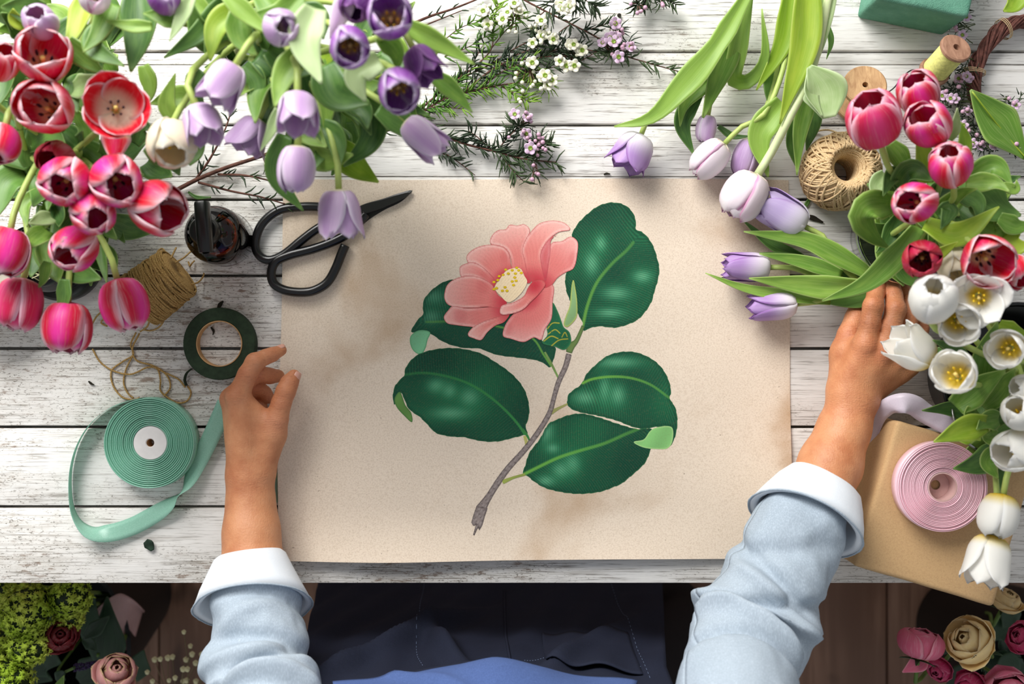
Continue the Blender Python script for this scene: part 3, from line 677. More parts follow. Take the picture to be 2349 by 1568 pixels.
red=[
(98,128,.30,122,85,26,.55,'red','open red tulip with white-edged petals at top of left bouquet, under a pale lilac tulip'),
(105,247,.29,122,150,18,.48,'red','open red tulip with dark throat directly left of the widest-open tulip'),
(266,245,.31,156,80,10,.82,'redo','fully opened red tulip showing a cream centre, one petal hanging down',dict(droop=None)),
(2,142,.29,80,60,45,.2,'red','glossy red tulip cut off by the left edge, beside the topmost open red one'),
(2,328,.28,82,250,55,.2,'pink','pinkish red tulip at the left edge, below the dark-throated open one'),
(130,366,.25,84,200,30,.4,'crim','dull crimson tulip sunk behind the others in the left bouquet'),
(150,416,.30,114,215,14,.24,'pink','magenta-red tulip in front of the dull crimson one, star-shaped dark mouth'),
(266,413,.30,118,300,14,.3,'pink','red tulip under the hanging petal of the widest-open one'),
(360,476,.28,118,335,42,.4,'red','large red and white tulip tilted right, nearest the amber spray bottle'),
(213,486,.29,94,290,16,.18,'pink','small round pink tulip in the middle of the lower left cluster'),
(172,568,.26,98,225,38,.25,'pink','deep pink tulip hanging over the glass jar'),
(12,576,.24,100,255,70,.2,'pink','bright pink tulip cut off by left edge, above the drooping one'),
(42,694,.20,104,258,86,.18,'hot','drooping pink tulip at the left edge, third drooper from the jute cord',dict(len_=1.02)),
(155,750,.19,108,268,86,.2,'pink','drooping pink tulip lowest of the left bouquet, middle of the droopers',dict(len_=1.0)),
(286,697,.19,106,285,86,.15,'pink','drooping magenta tulip in front of the jute twine cone',dict(len_=1.02)),
]
bunch(red,GR,120,372,.15,.035)
# the hanging petal of the widest-open tulip
t3=[t[0] for t in TUL if t[1]==266 and t[2]==245][0]
V,Fc,U=grid_shell(leaf_grid([(264,296),(263,325),(262,372)],.27,.265,72,-.25,prof=[.75,.9,1,.98,.85,.6,.1]),.0012); wobj('petal',V,Fc,M['red'],t3,U)
GP='lilac and violet tulips in the bouquet at the top left'
pur=[
(93,50,.30,74,110,40,.2,'lilac','pale lilac tulip peeking out above the topmost open red tulip'),
(215,-4,.32,68,90,20,.25,'pale','pink-tinged tulip cut off by the top edge, left of a violet one'),
(376,-6,.32,76,80,25,.25,'viol','violet tulip cut off by the top edge above pale leaves'),
(644,63,.36,80,20,14,.15,'lilac','round pale lilac bud facing up among broad leaves'),
(513,192,.33,100,235,80,-.5,'lilac','pale lilac tulip nodding down-left, largest above the white tulip',dict(len_=1.15)),
(464,282,.31,84,285,62,-.25,'lilac','pale lilac tulip touching the white tulip'),
(395,328,.30,108,260,30,.3,'cream','creamy white tulip between the red and the lilac tulips'),
(575,312,.24,112,243,88,-1,'dlilac','greyish lilac tulip seen from behind with splayed spidery petals',dict(len_=1.1)),
(683,257,.36,88,268,56,-.25,'lilac','pale lilac tulip with orange throat in the middle of the bouquet'),
(680,386,.30,82,265,88,.12,'lilac','closed lilac tulip drooping just above the scissors handle',dict(len_=1.15)),
(780,490,.26,98,272,92,-.35,'lilac','lilac tulip drooping over the pivot of the scissors',dict(len_=1.15)),
(972,314,.27,80,320,88,-.35,'lilac','pinkish lilac tulip lying behind the dark leaf, far right of bouquet',dict(len_=1.4)),
(895,40,.38,102,100,16,.5,'viol','open violet tulip with yellow centre at the top edge'),
(803,106,.38,94,270,12,.4,'viol','violet tulip with curled petals and small amber eye'),
(822,10,.35,78,230,40,.3,'dviol','dark violet tulip half hidden between two open violet ones'),
(914,204,.36,98,280,22,.45,'viol','open violet tulip with dark throat, lowest of the violet ones'),
(968,146,.34,96,300,72,-.6,'dviol','deep violet tulip tilted right with splayed petals'),
]
bunch(pur[:2],GP,120,340,.15,.02); bunch(pur[2:],GP,600,85,.18,.035)
t=[t[0] for t in TUL if t[1]==822][0]
V,Fc,U=grid_shell(leaf_grid([(800,-10),(780,30),(758,88)],.36,.34,52,-.3,prof=[.6,.9,1,.98,.85,.6,.1]),.0012); wobj('petal',V,Fc,M['lilac'],t,U)
GB='red tulips in the glass bowl at the right'
rr=[
(2004,276,.22,122,110,52,.28,'hot','large pinkish red tulip in front of the bare wooden spool'),
(2106,214,.21,92,110,45,.25,'pink','pinkish red tulip nearest the spool of yellow thread'),
(2130,288,.23,98,125,40,.3,'pink','red tulip leaning against the two topmost ones in the right bouquet'),
(2180,378,.24,94,100,40,.16,'pink','closed red tulip on the right side of the glass bowl bouquet'),
(2100,463,.26,94,170,20,.26,'pink','red tulip with dark slit mouth in middle of glass bowl bouquet'),
(2115,593,.25,84,270,10,.3,'crim','dark crimson tulip directly above the closed white one'),
(2264,596,.25,120,310,26,.6,'red','wide-open red and white tulip touching the white tulips'),
(2334,622,.22,70,300,60,.4,'red','red tulip half hidden at the right edge behind the wide-open one'),
]
bunch(rr,GB,2090,535,.09,.035,.015)
GW='white tulips in the black bucket at the right'
ww=[
(2138,684,.25,106,90,30,.08,'white','closed white tulip resting over the fingertips'),
(2246,686,.25,140,280,16,.95,'white','flat open white tulip showing yellow stamens'),
(2200,740,.24,96,300,14,.6,'white','cupped white tulip below the flat open one'),
(2094,800,.17,98,140,70,-.35,'white','white tulip lying sideways over the back of the hand',dict(len_=1.05,mid=[P(2150,868,.12)])),
(2190,856,.25,102,130,16,.6,'white','cupped white tulip right of the knuckles with a yellow heart'),
(2310,800,.23,88,200,12,.6,'white','cupped white tulip beside the black bucket rim'),
(2340,946,.21,80,120,30,.25,'white','white bud at the right edge above the green leaf'),
(2330,1032,.19,96,200,40,.35,'white','half-open white tulip at right edge above the pink ribbon'),
(2292,1181,.16,86,255,86,.15,'white','upper of the two white tulips drooping over the gift box',dict(len_=1.05)),
(2266,1282,.15,100,255,86,-.35,'white','lower white tulip drooping over the corner of gift box',dict(len_=1.12)),
(2190,608,.18,84,300,50,.5,'cream','cream tulip in shade behind the wide-open red one'),
(2352,888,.21,60,180,50,.3,'white','white tulip almost wholly cut off by the right edge'),
]
bunch(ww,GW,2335,868,.10,.045,.015)
K=dict
give_leaves(GR,[
([(70,330),(110,300),(150,330)],.18,.22,70,'ld'),([(60,400),(20,420),(-10,500)],.17,.2,80,'ld'),([(90,440),(60,470),(62,520)],.18,.2,36,'lf'),
([(130,470),(140,500),(136,520)],.18,.22,40,'ld'),([(120,500),(95,505),(66,512)],.2,.23,44,'lp'),([(110,530),(80,550),(48,572)],.2,.23,56,'lf'),
([(250,505),(295,525),(345,535)],.15,.12,62,'ld'),([(230,430),(290,420),(330,400)],.2,.22,70,'ld'),([(60,60),(110,120),(130,60)],.2,.24,60,'ld'),
([(150,640),(146,690),(124,732)],.2,.2,36,'ld'),([(110,600),(100,640),(88,660)],.2,.2,30,'lf'),([(230,560),(236,600),(245,650)],.18,.19,26,'ld'),
([(150,300),(180,330),(190,300)],.19,.23,60,'ld'),([(200,180),(170,200),(178,260)],.2,.23,46,'ld'),([(340,370),(370,390),(395,405)],.17,.2,70,'ld'),
([(40,220),(60,280),(30,300)],.19,.22,60,'ld'),([(190,330),(240,360),(235,300)],.18,.2,50,'ld'),([(310,330),(330,290),(350,300)],.19,.2,44,'ld'),
([(20,60),(10,30),(40,-20)],.22,.26,60,'lf'),([(20,100),(5,200),(-20,260)],.2,.22,70,'ld'),([(60,50),(40,40),(30,20)],.24,.26,50,'ly'),
([(170,205),(200,195),(240,170)],.22,.26,56,'lp'),([(180,500),(150,540),(120,560)],.17,.19,50,'ld'),([(60,410),(80,360),(60,330)],.16,.18,70,'ld'),
([(130,210),(90,195),(55,200)],.2,.22,40,'ld'),([(60,90),(30,70),(-10,70)],.2,.23,40,'lf'),([(240,560),(262,590),(262,640)],.17,.18,20,'ld'),
])
give_leaves(GP,[
([(320,-20),(322,60),(300,165)],.26,.27,92,'ld'),([(262,10),(225,80),(190,120)],.29,.30,56,'lf'),([(250,50),(215,105),(285,152)],.28,.3,56,'ld'),
([(155,95),(195,135),(242,171)],.28,.27,52,'lf'),([(200,-10),(180,50),(150,118)],.26,.28,56,'ly'),([(350,62),(300,60),(242,47)],.31,.31,32,'lf'),
([(545,-15),(460,75),(376,133)],.26,.27,58,'ld',K(roll=.3)),([(415,52),(380,40),(329,31)],.31,.31,48,'lf'),([(440,-5),(412,50),(388,95)],.32,.32,36,'lp'),
([(560,20),(500,60),(482,140)],.27,.28,66,'ly'),([(520,-10),(575,40),(625,82)],.33,.33,46,'lf'),([(548,25),(555,90),(590,128)],.31,.31,62,'lf'),
([(400,280),(384,240),(402,168)],.25,.26,40,'lf'),([(450,225),(395,225),(345,238)],.2,.2,56,'lf'),([(460,160),(445,200),(470,250)],.27,.25,44,'ld'),
([(725,20),(702,95),(737,192)],.36,.37,84,'lp'),([(690,120),(650,180),(630,246)],.33,.34,66,'lf'),([(745,150),(772,220),(850,238)],.3,.31,86,'ld'),
([(872,140),(818,175),(838,233)],.34,.34,70,'lp',K(fold=.5)),([(925,55),(1000,95),(1090,148)],.33,.32,48,'lf',K(roll=-.25)),([(990,170),(1040,210),(1084,258)],.29,.28,44,'lf'),
([(868,248),(930,290),(975,348)],.28,.27,62,'ld'),([(862,235),(850,320),(788,382)],.24,.23,66,'ld'),([(728,285),(770,320),(778,388)],.26,.27,58,'ld'),
([(800,228),(836,255),(843,296)],.27,.28,50,'ld'),([(745,190),(752,250),(745,310)],.27,.26,40,'lf'),([(640,250),(622,300),(597,347)],.31,.3,28,'lp'),
([(655,310),(634,400),(696,484)],.25,.23,54,'ld'),([(560,150),(590,190),(580,248)],.26,.26,52,'ld'),([(690,-10),(650,30),(560,40)],.3,.3,60,'lf'),
([(600,-10),(640,30),(720,20)],.28,.3,66,'lf'),([(690,20),(735,40),(742,90)],.3,.3,50,'ld'),([(870,80),(908,120),(912,165)],.31,.3,50,'lf'),
([(690,315),(735,330),(746,372)],.25,.25,46,'lf'),([(620,110),(680,150),(740,160)],.27,.27,80,'ld'),([(590,130),(640,170),(620,250)],.26,.26,70,'ld'),
([(700,170),(720,250),(700,330)],.24,.24,80,'ld'),([(780,180),(830,200),(880,190)],.26,.27,70,'lf'),([(440,10),(500,10),(560,-10)],.24,.25,80,'ld'),
([(420,-20),(470,30),(520,60)],.26,.26,50,'lf'),([(660,330),(700,350),(728,380)],.22,.22,56,'ld'),([(840,230),(870,250),(890,300)],.25,.25,40,'ld'),
([(540,30),(600,70),(610,130)],.25,.25,60,'ld'),([(230,120),(215,160),(240,200)],.25,.24,50,'ld'),([(340,330),(395,372),(412,402)],.24,.22,60,'ld'),([(430,375),(455,345),(470,300)],.22,.22,30,'ld'),
([(330,150),(345,200),(330,250)],.22,.22,40,'lf'),([(60,120),(20,140),(-20,120)],.24,.25,50,'ld'),
])
give_leaves(GB,[
([(2040,470),(1985,480),(1976,497),(2000,540),(2038,568)],.13,.17,72,'lf',K(hs=[.15,.2,.2,.17,.14])),
([(2105,520),(2050,590),(1985,650),(1886,690)],.14,.10,58,'lf',K(hs=[.18,.15,.13,.10])),
([(2120,515),(2190,540),(2292,474)],.18,.2,62,'ly',K(roll=.25)),([(2225,430),(2290,480),(2342,494)],.17,.18,96,'ld'),([(2240,520),(2285,545),(2330,505)],.16,.17,86,'lf'),
([(2195,445),(2240,465),(2242,510)],.18,.19,46,'ld'),([(2150,495),(2176,480),(2158,526)],.18,.19,42,'ld'),([(2140,492),(2200,445),(2242,432)],.17,.21,40,'lf'),
([(2225,405),(2280,382),(2322,424)],.17,.19,56,'lf'),([(2215,420),(2280,420),(2316,440)],.18,.2,46,'lf'),([(2300,425),(2330,435),(2332,412)],.19,.19,26,'lf'),
([(2060,440),(2090,395),(2140,415)],.16,.2,72,'ld'),([(2075,440),(2050,400),(2025,450)],.16,.18,46,'ld'),([(2040,330),(2075,380),(2090,410)],.17,.17,50,'lf'),
([(2120,420),(2118,360),(2105,300)],.16,.2,58,'ly'),([(2190,370),(2210,330),(2204,280)],.17,.2,42,'ly'),([(2175,320),(2190,290),(2196,248)],.2,.23,30,'lp'),
([(2135,592),(2165,575),(2198,554)],.19,.21,28,'ly'),([(2300,545),(2330,565),(2365,560)],.17,.18,56,'ly'),([(2290,500),(2330,520),(2370,510)],.18,.18,46,'lf'),
([(2030,400),(2010,430),(2028,460)],.13,.14,44,'lp'),([(2060,500),(2030,560),(2010,580)],.11,.11,46,'ld'),([(2180,440),(2150,450),(2130,500)],.15,.17,60,'ld'),
([(2160,530),(2190,560),(2230,560)],.13,.14,70,'ld'),([(2200,480),(2230,500),(2270,520)],.13,.15,76,'ld'),([(2110,500),(2140,520),(2130,560)],.15,.17,44,'lf'),([(2060,600),(2090,640),(2120,650)],.08,.09,50,'ld'),
])
give_leaves(GW,[
([(2240,900),(2255,820),(2288,738)],.13,.18,78,'lf'),([(2190,930),(2240,890),(2306,848)],.15,.17,70,'lf',K(fold=.5)),([(2250,930),(2290,890),(2328,846)],.14,.17,64,'lf'),
([(2220,830),(2185,800),(2140,780)],.17,.19,34,'ld'),([(2290,745),(2320,760),(2365,770)],.16,.17,44,'ly'),([(2262,970),(2205,985),(2142,1013)],.16,.18,62,'ly'),
([(2240,940),(2225,950),(2220,930)],.15,.16,44,'lf'),([(2290,960),(2260,965),(2240,985)],.15,.17,50,'lf'),([(2285,1000),(2265,1000),(2258,985)],.15,.16,40,'lf'),
([(2290,1030),(2265,1060),(2290,1098)],.14,.15,46,'lf'),([(2300,900),(2330,920),(2360,900)],.13,.15,60,'ld'),([(2270,930),(2310,950),(2340,960)],.12,.13,70,'ld'),
([(2150,800),(2150,830),(2175,838)],.15,.16,30,'ld'),([(2330,990),(2300,1000),(2290,1040)],.13,.14,50,'ld'),([(2200,1000),(2235,1000),(2250,1010)],.14,.15,40,'ly'),
])
# ---- the mass of leaves deeper inside each bouquet
def deep_leaves(group,n,zones,h0,h1,mats,seed,wr=(44,80),hub=None):
    rn=random.Random(seed); rows=[]
    for k in range(n):
        x0,y0,x1,y1=rn.choice(zones); x,y=rn.uniform(x0,x1),rn.uniform(y0,y1); hx_,hy_=hub
        dx,dy=x-hx_,y-hy_; L=math.hypot(dx,dy)+1; a=math.atan2(dy,dx)+rn.uniform(-.9,.9); l=rn.uniform(70,130); bx=rn.uniform(-.3,.3)*l
        c,s_=math.cos(a),math.sin(a); z=rn.uniform(h0,h1)
        l*=1.15; rows.append(([(x-c*l*.5,y-s_*l*.5),(x-s_*bx,y+c*bx),(x+c*l*.5,y+s_*l*.5)],z-.02,z+rn.uniform(-.02,.02),rn.uniform(*wr),rn.choice(mats),dict(roll=rn.uniform(-.5,.5))))
    give_leaves(group,rows)
deep_leaves(GR,84,[(-10,170,110,420),(0,240,110,440),(60,280,300,380),(60,420,260,540),(100,500,250,600),(-10,180,60,330),(170,80,250,200)],.08,.20,['ld','ld','ld','lf'],1,(56,96),hub=(120,372))
deep_leaves(GP,64,[(-20,-20,330,110),(440,-10,720,120),(560,120,880,300),(640,250,850,380),(690,0,900,220),(500,-10,640,240),(850,120,960,260)],.14,.28,['lf','ld','ld','lf','ly'],2,hub=(600,60))
deep_leaves(GB,22,[(2010,380,2300,600),(2080,440,2260,560)],.06,.13,['ld','lf','ld'],3,(40,70),(2092,535))
deep_leaves(GW,20,[(2180,780,2340,1030),(2230,900,2349,1060)],.05,.12,['ld','lf'],4,(40,66),(2335,868))
# ---- loose tulips lying on the table
GT='lilac tulips lying at the top of the table'
def lying(rows,group):
    for r in rows: tulip(*r[:8],r[8],group,r[9],mid=r[10],**(r[11] if len(r)>11 else {}))
lying([
(1452,347,.032,100,245,84,-.5,'lil2','half-open lilac tulip lying leftmost at the top, under a long curved leaf',[P(1640,130,.05),P(1722,-30,.04)],[P(1560,225,.04)],dict(len_=.95)),
(1628,362,.034,76,225,86,.12,'pale','pale lilac tulip bud lying second from left, just above the paper',[P(1790,180,.05),P(1830,-30,.05)],[P(1745,270,.055)],dict(len_=1.1)),
(1618,294,.028,46,262,86,.1,'lilac','small lilac tulip mostly hidden behind folded leaves',[P(1660,130,.03),P(1715,-25,.035)],[P(1630,230,.03)],dict(len_=1.2)),
(1712,362,.026,62,255,86,.1,'dlilac','mauve tulip tucked behind a broad leaf above the large pink-edged one',[P(1775,200,.03),P(1800,-30,.035)],[P(1735,290,.03)],dict(len_=1.3)),
(1708,448,.045,104,240,84,.22,'pale','big white and pink tulip lying with its head on the paper corner',[P(1862,160,.075),P(1905,-30,.08)],[P(1800,290,.07)],dict(len_=1.0,sr=.0052,stem='stem_p')),
],GT)
tb5=TUL[-1][0]
give_leaves(GT,[
([(1722,-25),(1640,110),(1560,205),(1490,272),(1409,290)],.06,.045,62,'lf',K(prof=[.35,.5,.75,.7,1,.9,.06],hs=[.07,.075,.06,.06,.045])),
([(1708,20),(1655,150),(1612,270)],.055,.05,62,'lf',K(prof=[.3,.5,.8,1,1,.85,.1],roll=.3)),([(1600,215),(1565,280),(1592,356)],.04,.03,44,'ld'),([(1640,170),(1570,240),(1560,290)],.045,.04,40,'lf'),
([(1715,-20),(1692,110),(1682,180),(1715,188),(1752,140),(1748,20)],.06,.05,44,'lf',K(hs=[.06,.055,.04,.03,.05,.07])),
([(1815,-25),(1795,100),(1735,207)],.06,.045,52,'ly'),([(1852,-25),(1842,110),(1812,210),(1789,284)],.09,.075,70,'ly',K(prof=[.8,.95,1,1,.9,.7,.05])),
([(1856,152),(1890,206),(1902,270)],.09,.085,100,'lp',K(fold=.45,prof=[.12,.6,.95,1,.95,.75,.3],roll=-.3)),([(1852,160),(1858,215),(1886,268)],.085,.088,44,'lp',K(fold=.5,prof=[.2,.8,1,.9,.7,.4,.1],roll=.5)),
([(1795,235),(1742,310),(1762,406)],.055,.045,64,'lf'),([(1862,190),(1835,300),(1828,402)],.05,.045,42,'lf'),([(1865,240),(1862,290),(1850,345)],.03,.03,40,'ld'),
([(1900,60),(1906,100),(1896,136)],.03,.02,14,'ld'),([(1648,290),(1680,312),(1725,312)],.012,.02,16,'ld'),([(1780,140),(1768,200),(1770,260)],.03,.03,40,'ld'),([(1845,250),(1815,330),(1825,380)],.03,.03,36,'ld'),
([(1905,-25),(1880,80),(1850,180)],.078,.07,38,'lp',K(prof=[.9,1,1,.95,.9,.8,.5])),
])
GH='lilac tulips held in the right hand'
hx=[P(1985,672,.036),P(2110,655,.03)]
lying([
(1798,492,.04,86,150,82,-.1,'lil3','lilac tulip lying on the paper edge above the hand-held leaves',[P(1990,655,.042),P(2120,640,.035)],[P(1900,570,.045)],dict(len_=1.2)),
(1716,611,.035,68,178,84,-.05,'lil2','purple-tipped lilac tulip of the held bunch pointing left, between the other two',[P(1990,664,.038),P(2125,650,.03)],[P(1860,630,.04)],dict(len_=1.35)),
(1776,702,.035,68,186,84,-.05,'lil2','purple-tipped lilac tulip lowest of the held bunch, beside the thumb',[P(1990,680,.034),P(2125,668,.028)],[P(1900,690,.036)],dict(len_=1.4)),
],GH)
give_leaves(GH,[
([(2000,632),(1930,592),(1850,552),(1775,540),(1706,531)],.055,.045,50,'lf',K(prof=[.5,.9,1,.9,.75,.5,.05])),([(1930,640),(1860,606),(1800,588),(1742,580)],.04,.03,34,'ld'),
([(1990,640),(1900,618),(1815,578)],.035,.025,44,'ld'),([(1905,690),(1780,674),(1700,658),(1618,626)],.045,.04,30,'lf'),([(1985,655),(1900,658),(1800,648),(1718,638)],.06,.05,56,'lf',K(prof=[.5,.9,1,.9,.75,.5,.05],roll=.2)),
([(1840,592),(1770,560),(1702,503)],.03,.025,28,'ld'),([(1930,630),(1840,600),(1742,582)],.055,.05,36,'lf'),([(2010,668),(1950,680),(1875,690)],.045,.04,58,'ld'),
])
# ================================================================ vases
def vessel(name,mat,c,prof,label,cat,k=56):
    V,Fc,U=lathe(prof,k,origin=c); return V,Fc,U
def pot(name,mat,px,py,hrim,rb,rt,label,cat,th=.0025,rim=True,lining=None):
    c=P(px,py,hrim); base=(c.x,c.y,TZ)
    o=thing(name,base,label,cat); H=hrim
    prof=[(.0005,.0),(rb,.0),(rb+.002,.003),(rt,H),(rt-th,H),(rb-th,.006),(.0005,.005)]
    V,Fc,U=lathe(prof,64,origin=base,cap=False); wobj('body',V,Fc,mat,o,U,sharp=40)
    if rim:
        a=np.linspace(0,2*PI,64,endpoint=False); V,Fc,U=tube([(base[0]+rt*math.cos(t),base[1]+rt*math.sin(t),TZ+H) for t in a],.0022,8,True); wobj('rim',V,Fc,mat,o,U)
    return o,Vector(base)
pot('glass_vase',M['glass'],120,372,.14,.042,.048,'clear glass vase that holds the red bouquet, buried under its leaves','vase')
pot('glass_vase',M['glass'],600,85,.16,.042,.046,'clear glass vase that holds the lilac bouquet, buried under its leaves','vase')
o,b=pot('glass_bowl',M['glass'],2083,532,.075,.042,.060,'wide clear glass bowl holding red tulips beside the twine ball','vase',.003)
o,b=pot('black_bucket',M['black'],2335,868,.085,.07,.088,'black enamel bucket with a wire handle holding the white tulips','bucket',.002)
V,Fc,U=lathe([(.064,.008),(.0848,.083)],64,origin=tuple(b),cap=False); G=np.asarray(V).reshape(2,64,3); G=np.concatenate([G,G[:,:1]],1)
V,Fc,U=grid_shell(G,.0006); wobj('lining',V,Fc,M['blackmat'],o,U)
C=spline([tuple(P(2186,905,.082)),tuple(P(2186,950,.10)),tuple(P(2205,1000,.105)),tuple(P(2240,1030,.1)),tuple(P(2275,1046,.082))],30); V,Fc,U=tube(C,.0016,7); wobj('handle',V,Fc,M['steel'],o,U,)
for x,y in((2190,905),(2272,1044)):
    C=spline([tuple(P(x+6,y-10,.072)),tuple(P(x,y,.088)),tuple(P(x+10,y+6,.078))],14); V,Fc,U=tube(C,.0014,6); wobj('handle_clip',V,Fc,M['steel'],o,U)
# white enamel jug at the left edge
o,b=pot('white_jug',M['enamel'],-52,640,.06,.032,.056,'white enamel jug at the left edge, half hidden by drooping tulips','jug',.003)
# glass jar with a black base
c=P(150,600,.0); o=thing('glass_jar',tuple(c),'round glass jar on a thick black base under the drooping red tulips','jar')
V,Fc,U=lathe([(.0005,0),(.048,0),(.050,.003),(.050,.014),(.047,.018),(.040,.018),(.0005,.016)],64,origin=tuple(c),cap=False); wobj('base',V,Fc,M['black'],o,U,sharp=40)
V,Fc,U=lathe([(.0005,.0185),(.034,.0185),(.040,.024),(.041,.05),(.038,.075),(.036,.085),(.0335,.085),(.0355,.075),(.038,.05),(.037,.027),(.032,.022),(.0005,.022)],64,origin=tuple(c),cap=False); wobj('glass',V,Fc,M['glass'],o,U)
mb=MB()
for i in range(160):
    a=random.uniform(0,6.28); r=.030*math.sqrt(random.random()); p=c+Vector((r*math.cos(a),r*math.sin(a),.024+random.random()*.03)); d=Vector((random.gauss(0,1),random.gauss(0,1),random.gauss(0,.6))).normalized()*.008
    mb.add(*tube([p-d,p+d*.2+Vector((0,0,.001)),p+d],.0007,4))
f=mb.out('dried_moss',M['gyp'],o)
# ================================================================ amber spray bottle
c=P(520,548,0); o=thing('spray_bottle',tuple(c),'amber glass bottle with a black pump head left of the scissors','bottle')
V,Fc,U=lathe([(.0005,0),(.033,0),(.035,.003),(.0352,.05),(.033,.062),(.025,.072),(.014,.079),(.0135,.086),(.0115,.086),(.012,.078),(.022,.070),(.0305,.061),(.0325,.05),(.0325,.005),(.0005,.004)],64,origin=tuple(c),cap=False); wobj('glass_body',V,Fc,M['amber'],o,U)
V,Fc,U=lathe([(.0165,.08),(.0172,.082),(.0172,.094),(.015,.097),(.008,.098),(.008,.106),(.0005,.106)],40,origin=tuple(c)); wobj('collar',V,Fc,M['black'],o,U,sharp=40)
mb=MB(); p0=P(473,480,.106); p1=P(466,535,.108); p2=P(462,566,.104)
q0=Vector((c.x,c.y,TZ+.106)); d=Vector((-.08,1,0)).normalized(); side=Vector((1,.08,0)).normalized()
off=Vector((P(469,520,.108).x-q0.x,P(469,520,.108).y-q0.y,0))
ctr=q0+off
prof=[(-.030,.0075,.0065),(-.022,.0085,.0085),(-.008,.0088,.0095),(.004,.0088,.010),(.010,.0085,.010),(.026,.0085,.009),(.0285,.0078,.008)]
R=[]
for s,wx,hz in prof:
    R.append([tuple(ctr+d*s+side*wx*math.copysign(abs(math.cos(t))**.6,math.cos(t))+Vector((0,0,.004+hz*math.copysign(abs(math.sin(t))**.7,math.sin(t))))) for t in np.linspace(0,2*PI,20,endpoint=False)])
V,Fc,U=rings(R); mb.add(V,Fc,U)
V,Fc=cbox(tuple(ctr+d*.006+Vector((0,0,-.006))),(.012,.018,.008),0,.002); mb.add(V,Fc)
mb.out('pump_head',M['black'],o,sharp=50)
V,Fc,U=tube([ctr-d*.03+Vector((0,0,.004)),ctr-d*.034+Vector((0,0,.002))],[.004,.003],12); wobj('nozzle',V,Fc,M['blackmat'],o,U,sharp=40)
# ================================================================ scissors
o=thing('scissors',tuple(P(700,580,.004)),'black iron florist scissors with loop handles lying across the paper edge','scissors')
def bar(name,pts,r,h,flat=1.0):
    C=spline([tuple(P(x,y,h)) for x,y in pts],90); V,Fc,U=tube(C,r,12,flat=flat); return wobj(name,V,Fc,M['black'],o,U)
bar('handle_loop',[(800,505),(770,480),(730,474),(690,474),(640,482),(600,515),(586,560),(592,582),(606,594),(622,596),(650,584),(690,552),(725,526),(755,510),(800,492)],.0056,.0095)
bar('handle_loop',[(840,490),(805,530),(770,551),(720,570),(660,586),(632,600),(622,625),(628,650),(650,664),(690,670),(720,666),(750,648),(770,615),(782,585),(792,562)],.0058,.0102)
for poly,hz in (([(770,520),(800,488),(830,470),(880,455),(915,443),(946,436),(930,452),(880,476),(838,492),(800,520)],.010),([(790,548),(815,520),(834,488),(880,468),(946,436),(925,458),(880,482),(838,510),(812,538)],.0055)):
    q=spline(poly,60,True); V0=[tuple(P(x,y,hz)) for x,y in q]; V1=[(a,b_,z-.0028) for a,b_,z in V0]; n=len(q); cm=np.mean(V0,0)
    V2=[tuple(cm+(np.array(v)-cm)*np.array([.93,.86,1])+np.array([0,0,.0009])) for v in V0]
    Fc=[tuple(range(2*n,3*n)),tuple(range(2*n-1,n-1,-1))]+[(i,(i+1)%n,n+(i+1)%n,n+i)[::-1] for i in range(n)]+[(i,(i+1)%n,2*n+(i+1)%n,2*n+i) for i in range(n)]
    wobj('blade',V0+V1+V2,Fc,M['iron'],o,smooth=False)
V,Fc,U=lathe([(.0005,.0),(.006,.0),(.006,.0035),(.004,.005),(.0005,.0055)],24,origin=tuple(P(806,514,.0095))); wobj('pivot',V,Fc,M['iron'],o,U,sharp=40)
# ================================================================ floral tape roll
def washer(c,ri,ro,h,k=80,bev=.001): return lathe([(ri,bev),(ri+bev,0),(ro-bev,0),(ro,bev),(ro,h-bev),(ro-bev,h),(ri+bev,h),(ri,h-bev)],k,origin=c,closed=True)
c=P(503,788,.012); c.z=TZ; o=thing('floral_tape_roll',tuple(c),'dark green floral tape roll lying between the bottle and the left hand','tape')
s=S(.012)
V,Fc,U=washer(tuple(c),53*s,83*s,.0125); wobj('tape',V,Fc,M['tape'],o,U,sharp=40)
V,Fc,U=washer(tuple(c+Vector((0,0,.0004))),50.5*s,53*s,.0126,80,.0004); wobj('core',V,Fc,M['cardb'],o,U,sharp=40)
C=spline([tuple(P(440,845,.006)),tuple(P(428,856,.006)),tuple(P(424,872,.006)),tuple(P(428,884,.006))],14); G=np.stack([C+np.array([0,0,z]) for z in(-.005,0,.005)],1); V,Fc,U=grid_shell(G,.0005); wobj('tape_end',V,Fc,M['tape'],o,U)
# ================================================================ mint ribbon spool
c=P(342,1016,.022); c.z=TZ; s=S(.022)
o=thing('mint_ribbon_spool',tuple(c),'mint green satin ribbon spool with a white centre left of the wrist','ribbon')
def spool_top(ri,ro,h,nr,slope,seed,k=90):
    rn=random.Random(seed); prof=[(ri,0)]; 
    prof.append((ri,h-slope)); r=ri
    for i in range(nr):
        r0=ri+(ro-ri)*i/nr; r1=ri+(ro-ri)*(i+1)/nr; z=h-slope*(1-i/nr)**1.3+rn.uniform(-.0007,.0007)
        prof+= [(r0+(r1-r0)*.04,z-.006),(r0+(r1-r0)*.22,z-.0010),(r0+(r1-r0)*.5,z+.0004),(r0+(r1-r0)*.8,z+rn.uniform(-.0006,.0002)),(r1,z-.006)]
    prof+=[(ro,h-.002),(ro+.0006,h*.5),(ro,.001),(ro-.001,0)]
    return prof
V,Fc,U=lathe(spool_top(39*s,104*s,.023,15,.004,3),90,origin=tuple(c),closed=True); wobj('wound_ribbon',V,Fc,M['mint'],o,U)
V,Fc,U=washer(tuple(c+Vector((0,0,.0165))),9*s,39.5*s,.0022); wobj('centre_disc',V,Fc,M['card'],o,U,sharp=40)
